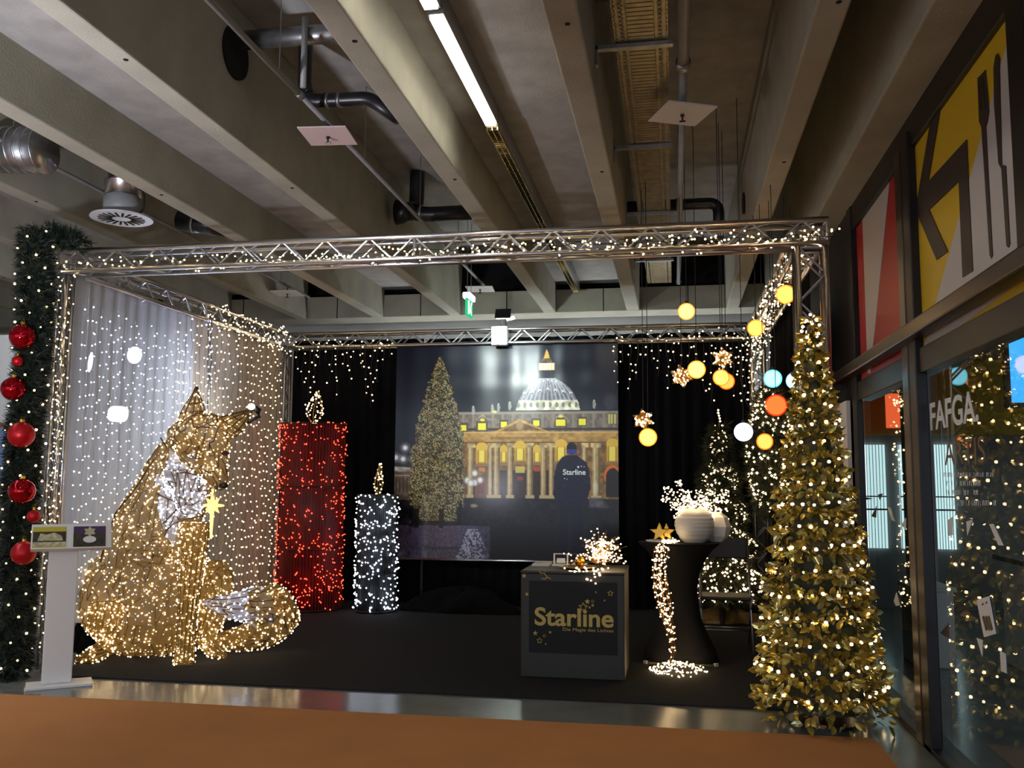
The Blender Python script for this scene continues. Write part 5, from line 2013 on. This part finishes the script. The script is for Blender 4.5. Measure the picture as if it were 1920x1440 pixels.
# cascade of lights
cs = thing('light_cascade', (-0.05, 7.5, 0.012), 'cascade of warm micro lights pouring from the bar table to the floor', 'light bundle')
way = [(1262, 1012), (1240, 1030), (1238, 1070), (1242, 1110), (1250, 1150), (1263, 1190), (1268, 1225), (1270, 1245)]
m, P = MB(), []
for k in range(21):
    off = random.uniform(-1, 1)
    pts = []
    for i, (x, y) in enumerate(way):
        wdt = (26, 22, 24, 26, 22, 16, 18, 34)[i]
        Y = (7.95, 7.80, 7.78, 7.78, 7.78, 7.78, 7.76, 7.74)[i]
        p = at(x + off * wdt * random.uniform(0.4, 1) * 0.75, y, Y + random.uniform(-.03, .03))
        if i == 0:
            p.z = TZ + 0.02 + 0.02 * random.random()
        p.z = max(p.z, 0.02)
        pts.append(p)
    L = random.randint(5, 8)
    m.path(pts[:L], 0.0012, 4)
    P += [jit(p, 0.014) for p in polyline(pts[:L], 0.075)]
for k in range(150):
    a = random.uniform(0, 2 * math.pi)
    r = random.random() ** 0.7
    c = fl(1272, 1258)
    P.append((c.x + 0.23 * r * math.cos(a), c.y + 0.30 * r * math.sin(a) - 0.06, 0.02 + 0.09 * random.random() * (1 - r)))
for k in range(40):
    q_ = at(1242 + 26 * random.random(), 1015, 7.9)
    P.append((q_.x, 7.84 + 0.1 * random.random(), TZ + 0.01 + 0.02 * random.random()))
m.build('wires', 'copper_wire', cs)
many('bulbs', P, ico(0.0065), 'led_warm', cs, 0.5)
c = fl(1272, 1258)
lamp('cascade_glow', 'POINT', (c.x, c.y - 0.02, 0.16), 1.2, (1, 0.70, 0.34), cs, 0.06)

# folding chair
ch = thing('folding_chair', (0.42, 8.75, 0.012), 'black folding chair standing behind the bar table', 'chair')
cy = 8.75
MB().box((0.24, cy + 0.20, 0.80), (0.66, cy + 0.225, 0.99)).build('backrest', 'chair_black', ch, bevel=0.01)
MB().box((0.22, cy - 0.22, 0.46), (0.66, cy + 0.18, 0.49)).build('seat', 'chair_black', ch, bevel=0.01)
for x in (0.225, 0.665):
    MB().tube((x, cy - 0.26, 0.012), (x, cy + 0.23, 1.0), 0.011, 8).build('leg', 'alu_dull', ch, True)
    MB().tube((x, cy + 0.30, 0.012), (x, cy - 0.20, 0.48), 0.011, 8).build('leg', 'alu_dull', ch, True)
MB().tube((0.225, cy - 0.16, 0.22), (0.665, cy - 0.16, 0.22), 0.008, 8).build('stretcher', 'alu_dull', ch, True)
MB().tube((0.225, cy + 0.19, 0.14), (0.665, cy + 0.19, 0.14), 0.008, 8).build('stretcher', 'alu_dull', ch, True)


def lump(name, c, sx, sy, sz, m, label, cat, seed):
    r_ = random.Random(seed)
    w = MB()
    n, k = 28, 12
    ph = [r_.uniform(0, 6) for _ in range(8)]
    vs = []
    for j in range(k + 1):
        t = math.pi / 2 * j / k
        for i in range(n):
            a = 2 * math.pi * i / n
            q = 1 + 0.16 * math.sin(3 * a + ph[0] + t) + 0.12 * math.sin(5 * a + ph[1] - 2 * t) + 0.07 * math.sin(9 * a + ph[2] + 3 * t)
            h = math.sin(t) * (1 + 0.15 * math.sin(4 * a + ph[3]))
            vs.append((c[0] + sx * q * math.cos(t) * math.cos(a), c[1] + sy * q * math.cos(t) * math.sin(a), c[2] + sz * h))
    fs = [(j * n + i, j * n + (i + 1) % n, (j + 1) * n + (i + 1) % n, (j + 1) * n + i) for j in range(k) for i in range(n)]
    w.add(vs, fs)
    return tag(w.build(name, m), label, cat)


p = fl(1358, 1168)
lump('film_bag', (p.x, p.y, 0.012), 0.36, 0.16, 0.14, 'bag_film', 'crumpled golden plastic bag on the carpet under the fir tree', 'bag', 3)
p = fl(905, 1128)
lump('cloth_heap', (p.x, 10.5, 0.012), 0.6, 0.2, 0.26, 'black_cloth', 'heap of black cloth on the floor under the banner', 'cloth', 5)
p = fl(158, 1200)
lump('dark_lump', (-5.13, 7.65, 0.0), 0.12, 0.28, 0.3, 'black_cloth', 'dark lump on the floor under the hem of the bright sheer curtain', 'bag', 9)  # dark cloth lump filling the gap below the curtain hem

# ================================================================== display stand
q0, q1, q2 = fl(47, 1297), fl(174, 1286), fl(173, 1267)
u = (q1 - q0).normalized()                          # along the width of the stand
w = Vector((u.y, -u.x, 0))                          # towards the aisle
hw, hd = (q1 - q0).length / 2, 0.12
c = (q0 + q1) / 2 - w * hd
ds = thing('display_stand', c, 'white acrylic display stand with two small pictures', 'stand')
MB().obox(c + Vector((0, 0, 0.010)), u * hw, w * hd, (0, 0, 0.010)).build('base_plate', 'acrylic_white', ds, bevel=0.004)
MB().obox(c - u * 0.02 + Vector((0, 0, 0.51)), u * 0.10, w * 0.03, (0, 0, 0.49)).build('column', 'acrylic_white', ds, bevel=0.008)
tn = (w * 0.85 + Vector((0, 0, 0.5))).normalized()  # the tilted top faces up to the aisle
tv = u.cross(tn) * -1
if tv.z < 0:
    tv = -tv
pc = c + Vector((0, 0, 1.07)) + u * 0.03
MB().obox(pc, u * 0.27, tv * 0.11, tn * 0.006).build('tilted_panel', 'acrylic_white', ds, bevel=0.003)
MB().obox(pc - tv * 0.105 + tn * 0.02, u * 0.27, tv * 0.005, tn * 0.02).build('lip', 'acrylic_white', ds)
for s_, bg in ((-0.15, 'photo_yellow'), (0.12, 'photo_violet')):
    mat(bg, (196, 180, 60) if 'yellow' in bg else (70, 48, 86), 0.35)
    f_ = MB().obox(pc + u * s_ + tn * 0.008, u * 0.11, tv * 0.085, tn * 0.002).build('picture', bg, ds)
    cc = pc + u * s_ + tn * 0.011
    mat(bg + '_dark', (52, 46, 34), 0.4, noise=0.6, scale=30)
    mat(bg + '_pale', (188, 178, 140), 0.4, noise=0.4, scale=40)
    if 'yellow' in bg:
        MB().obox(cc - tv * 0.005, u * 0.11, tv * 0.05, tn * 0.0006).build('picture_scene', bg + '_dark', f_)
        MB().obox(cc - tv * 0.058 + tn * 0.0004, u * 0.11, tv * 0.018, tn * 0.0006).build('picture_ground', bg + '_pale', f_)
        MB().prism([cc + tn * .001 + u * x + tv * y for x, y in ((-.08, -.03), (-.06, .03), (-.02, .02), (.03, .035), (.08, .01), (.09, -.03))], tn * 0.0006).build('picture_house', bg + '_pale', f_)
    else:
        MB().obox(cc - tv * 0.03, u * 0.11, tv * 0.055, tn * 0.0006).build('picture_scene', bg + '_dark', f_)
        MB().prism([cc + tn * .001 + u * (.045 * math.cos(a)) + tv * (-.025 + .028 * math.sin(a)) for a in np.linspace(0, 2 * math.pi, 17)[:-1]], tn * 0.0006).build('picture_oval', 'paper_white', f_)
        MB().prism(star_pts(cc + tn * .001 + tv * .04 + u * .0, 0.045, 6, 0.6, u, tv), tn * 0.0006).build('picture_star', bg + '_pale', f_)

# ================================================================== neighbouring stand on the left
nb = thing('poster_wall', (-7.4, 9.0, 0), 'white exhibition wall with a landscape poster beyond the garland', 'display wall')
MB().box((-8.6, 9.0, 0), (-6.9, 9.06, 3.1)).build('board', 'white_wall', nb)
MB().box((-8.6, 8.985, 2.06), (-6.9, 9.0, 2.12)).build('wood_edge', 'wood_edge', nb)
mat('poster_sky', (120, 140, 178), 0.5, noise=0.3, scale=3)
mat('poster_town', (122, 112, 96), 0.5, noise=0.7, scale=9)
mat('poster_dark', (70, 74, 66), 0.5, noise=0.6, scale=14)
pp = MB().box((-8.6, 8.985, 0.35), (-6.95, 8.999, 2.06)).build('poster', 'poster_sky', nb)
MB().prism([(-8.6, 8.984, 0.35), (-6.95, 8.984, 0.35), (-6.95, 8.984, 1.2), (-7.2, 8.984, 1.5), (-7.5, 8.984, 1.25), (-8.0, 8.984, 1.55), (-8.6, 8.984, 1.3)], (0, -0.002, 0)).build('poster_town', 'poster_town', pp)
MB().prism([(-8.6, 8.981, 0.35), (-6.95, 8.981, 0.35), (-6.95, 8.981, 0.85), (-7.4, 8.981, 0.7), (-8.6, 8.981, 0.9)], (0, -0.002, 0)).build('poster_trees', 'poster_dark', pp)


def hall_spot(name, px, py, X, sz, m, en, col, label):
    rect_ = m == 'spot_white'
    p = atx(px, py, X)
    t = thing(name, p, label, 'spotlight', 'spotlights shining through the sheer curtain')
    d = Vector((1, -0.55, -0.22)).normalized()
    uu_, ww_, _ = frame_of(d)
    MB().obox(p, d * 0.05, uu_ * sz[0] * 1.15, ww_ * sz[1] * 1.15).build('housing', 'pipe_black', t, bevel=0.01)
    e_ = MB().prism([p + d * 0.05 + uu_ * sz[0] * math.cos(a) * (abs(math.cos(a)) ** -0.4 if rect_ else 1) + ww_ * sz[1] * math.sin(a) * (abs(math.sin(a)) ** -0.4 if rect_ else 1) for a in np.linspace(0.05, 2 * math.pi + 0.05, 25)[:-1]], d * 0.006)
    e_.build('lens', m, t)
    MB().tube(p - d * 0.05, (p.x - d.x * .05, p.y - d.y * .05, DEEP), 0.012, 8).build('drop_pole', 'alu_dull', t)
    L = lamp('beam', 'SPOT', p + d * 0.08, en, col, t, 0.08, target=p + d, spot=math.radians(84), blend=0.8)


hall_spot('hall_spotlight', 248, 665, -6.2, (0.09, 0.10), 'spot_blue', 40, (0.62, 0.72, 1.0), 'bluish spotlight glowing through the sheer curtain, right one of the upper pair')
hall_spot('hall_spotlight', 165, 678, -6.2, (0.025, 0.11), 'spot_blue', 26, (0.62, 0.72, 1.0), 'narrow bluish lamp glowing through the sheer curtain, left one of the upper pair')
hall_spot('hall_spotlight', 217, 775, -6.2, (0.12, 0.09), 'spot_white', 80, (0.9, 0.95, 1.0), 'brilliant white rectangular lamp glowing through the sheer curtain')

# added uplight, out of view in the aisle, to lighten the ceiling ribs
t = thing('added_uplight', (-3.75, 2.3, 0.008), 'added unseen uplight in the aisle, lightening the ceiling ribs', 'floodlight')
MB().lathe([(0.2, 0), (0.2, 0.02), (0.03, 0.03), (0.02, 0.05), (0.02, 1.15)], (-3.75, 2.3, 0.008), 20).build('stand', 'pipe_black', t)
MB().lathe([(0.10, 0), (0.15, 0.10), (0.14, 0.10), (0.09, 0.02)], (-3.75, 2.3, 1.15), 24).build('lamp_bowl', 'pipe_black', t)
MB().lathe([(0.0, 0.0), (0.10, 0.0), (0.10, 0.01), (0.0, 0.01)], (-3.75, 2.3, 1.20), 24).build('lamp_disc', 'spot_white', t)
lamp('added_uplight_beam', 'SPOT', (-3.75, 2.3, 1.28), 460, (0.84, 0.85, 1.0), t, 0.12, target=(-3.75, 5.6, 4.1), spot=math.radians(95), blend=0.9)
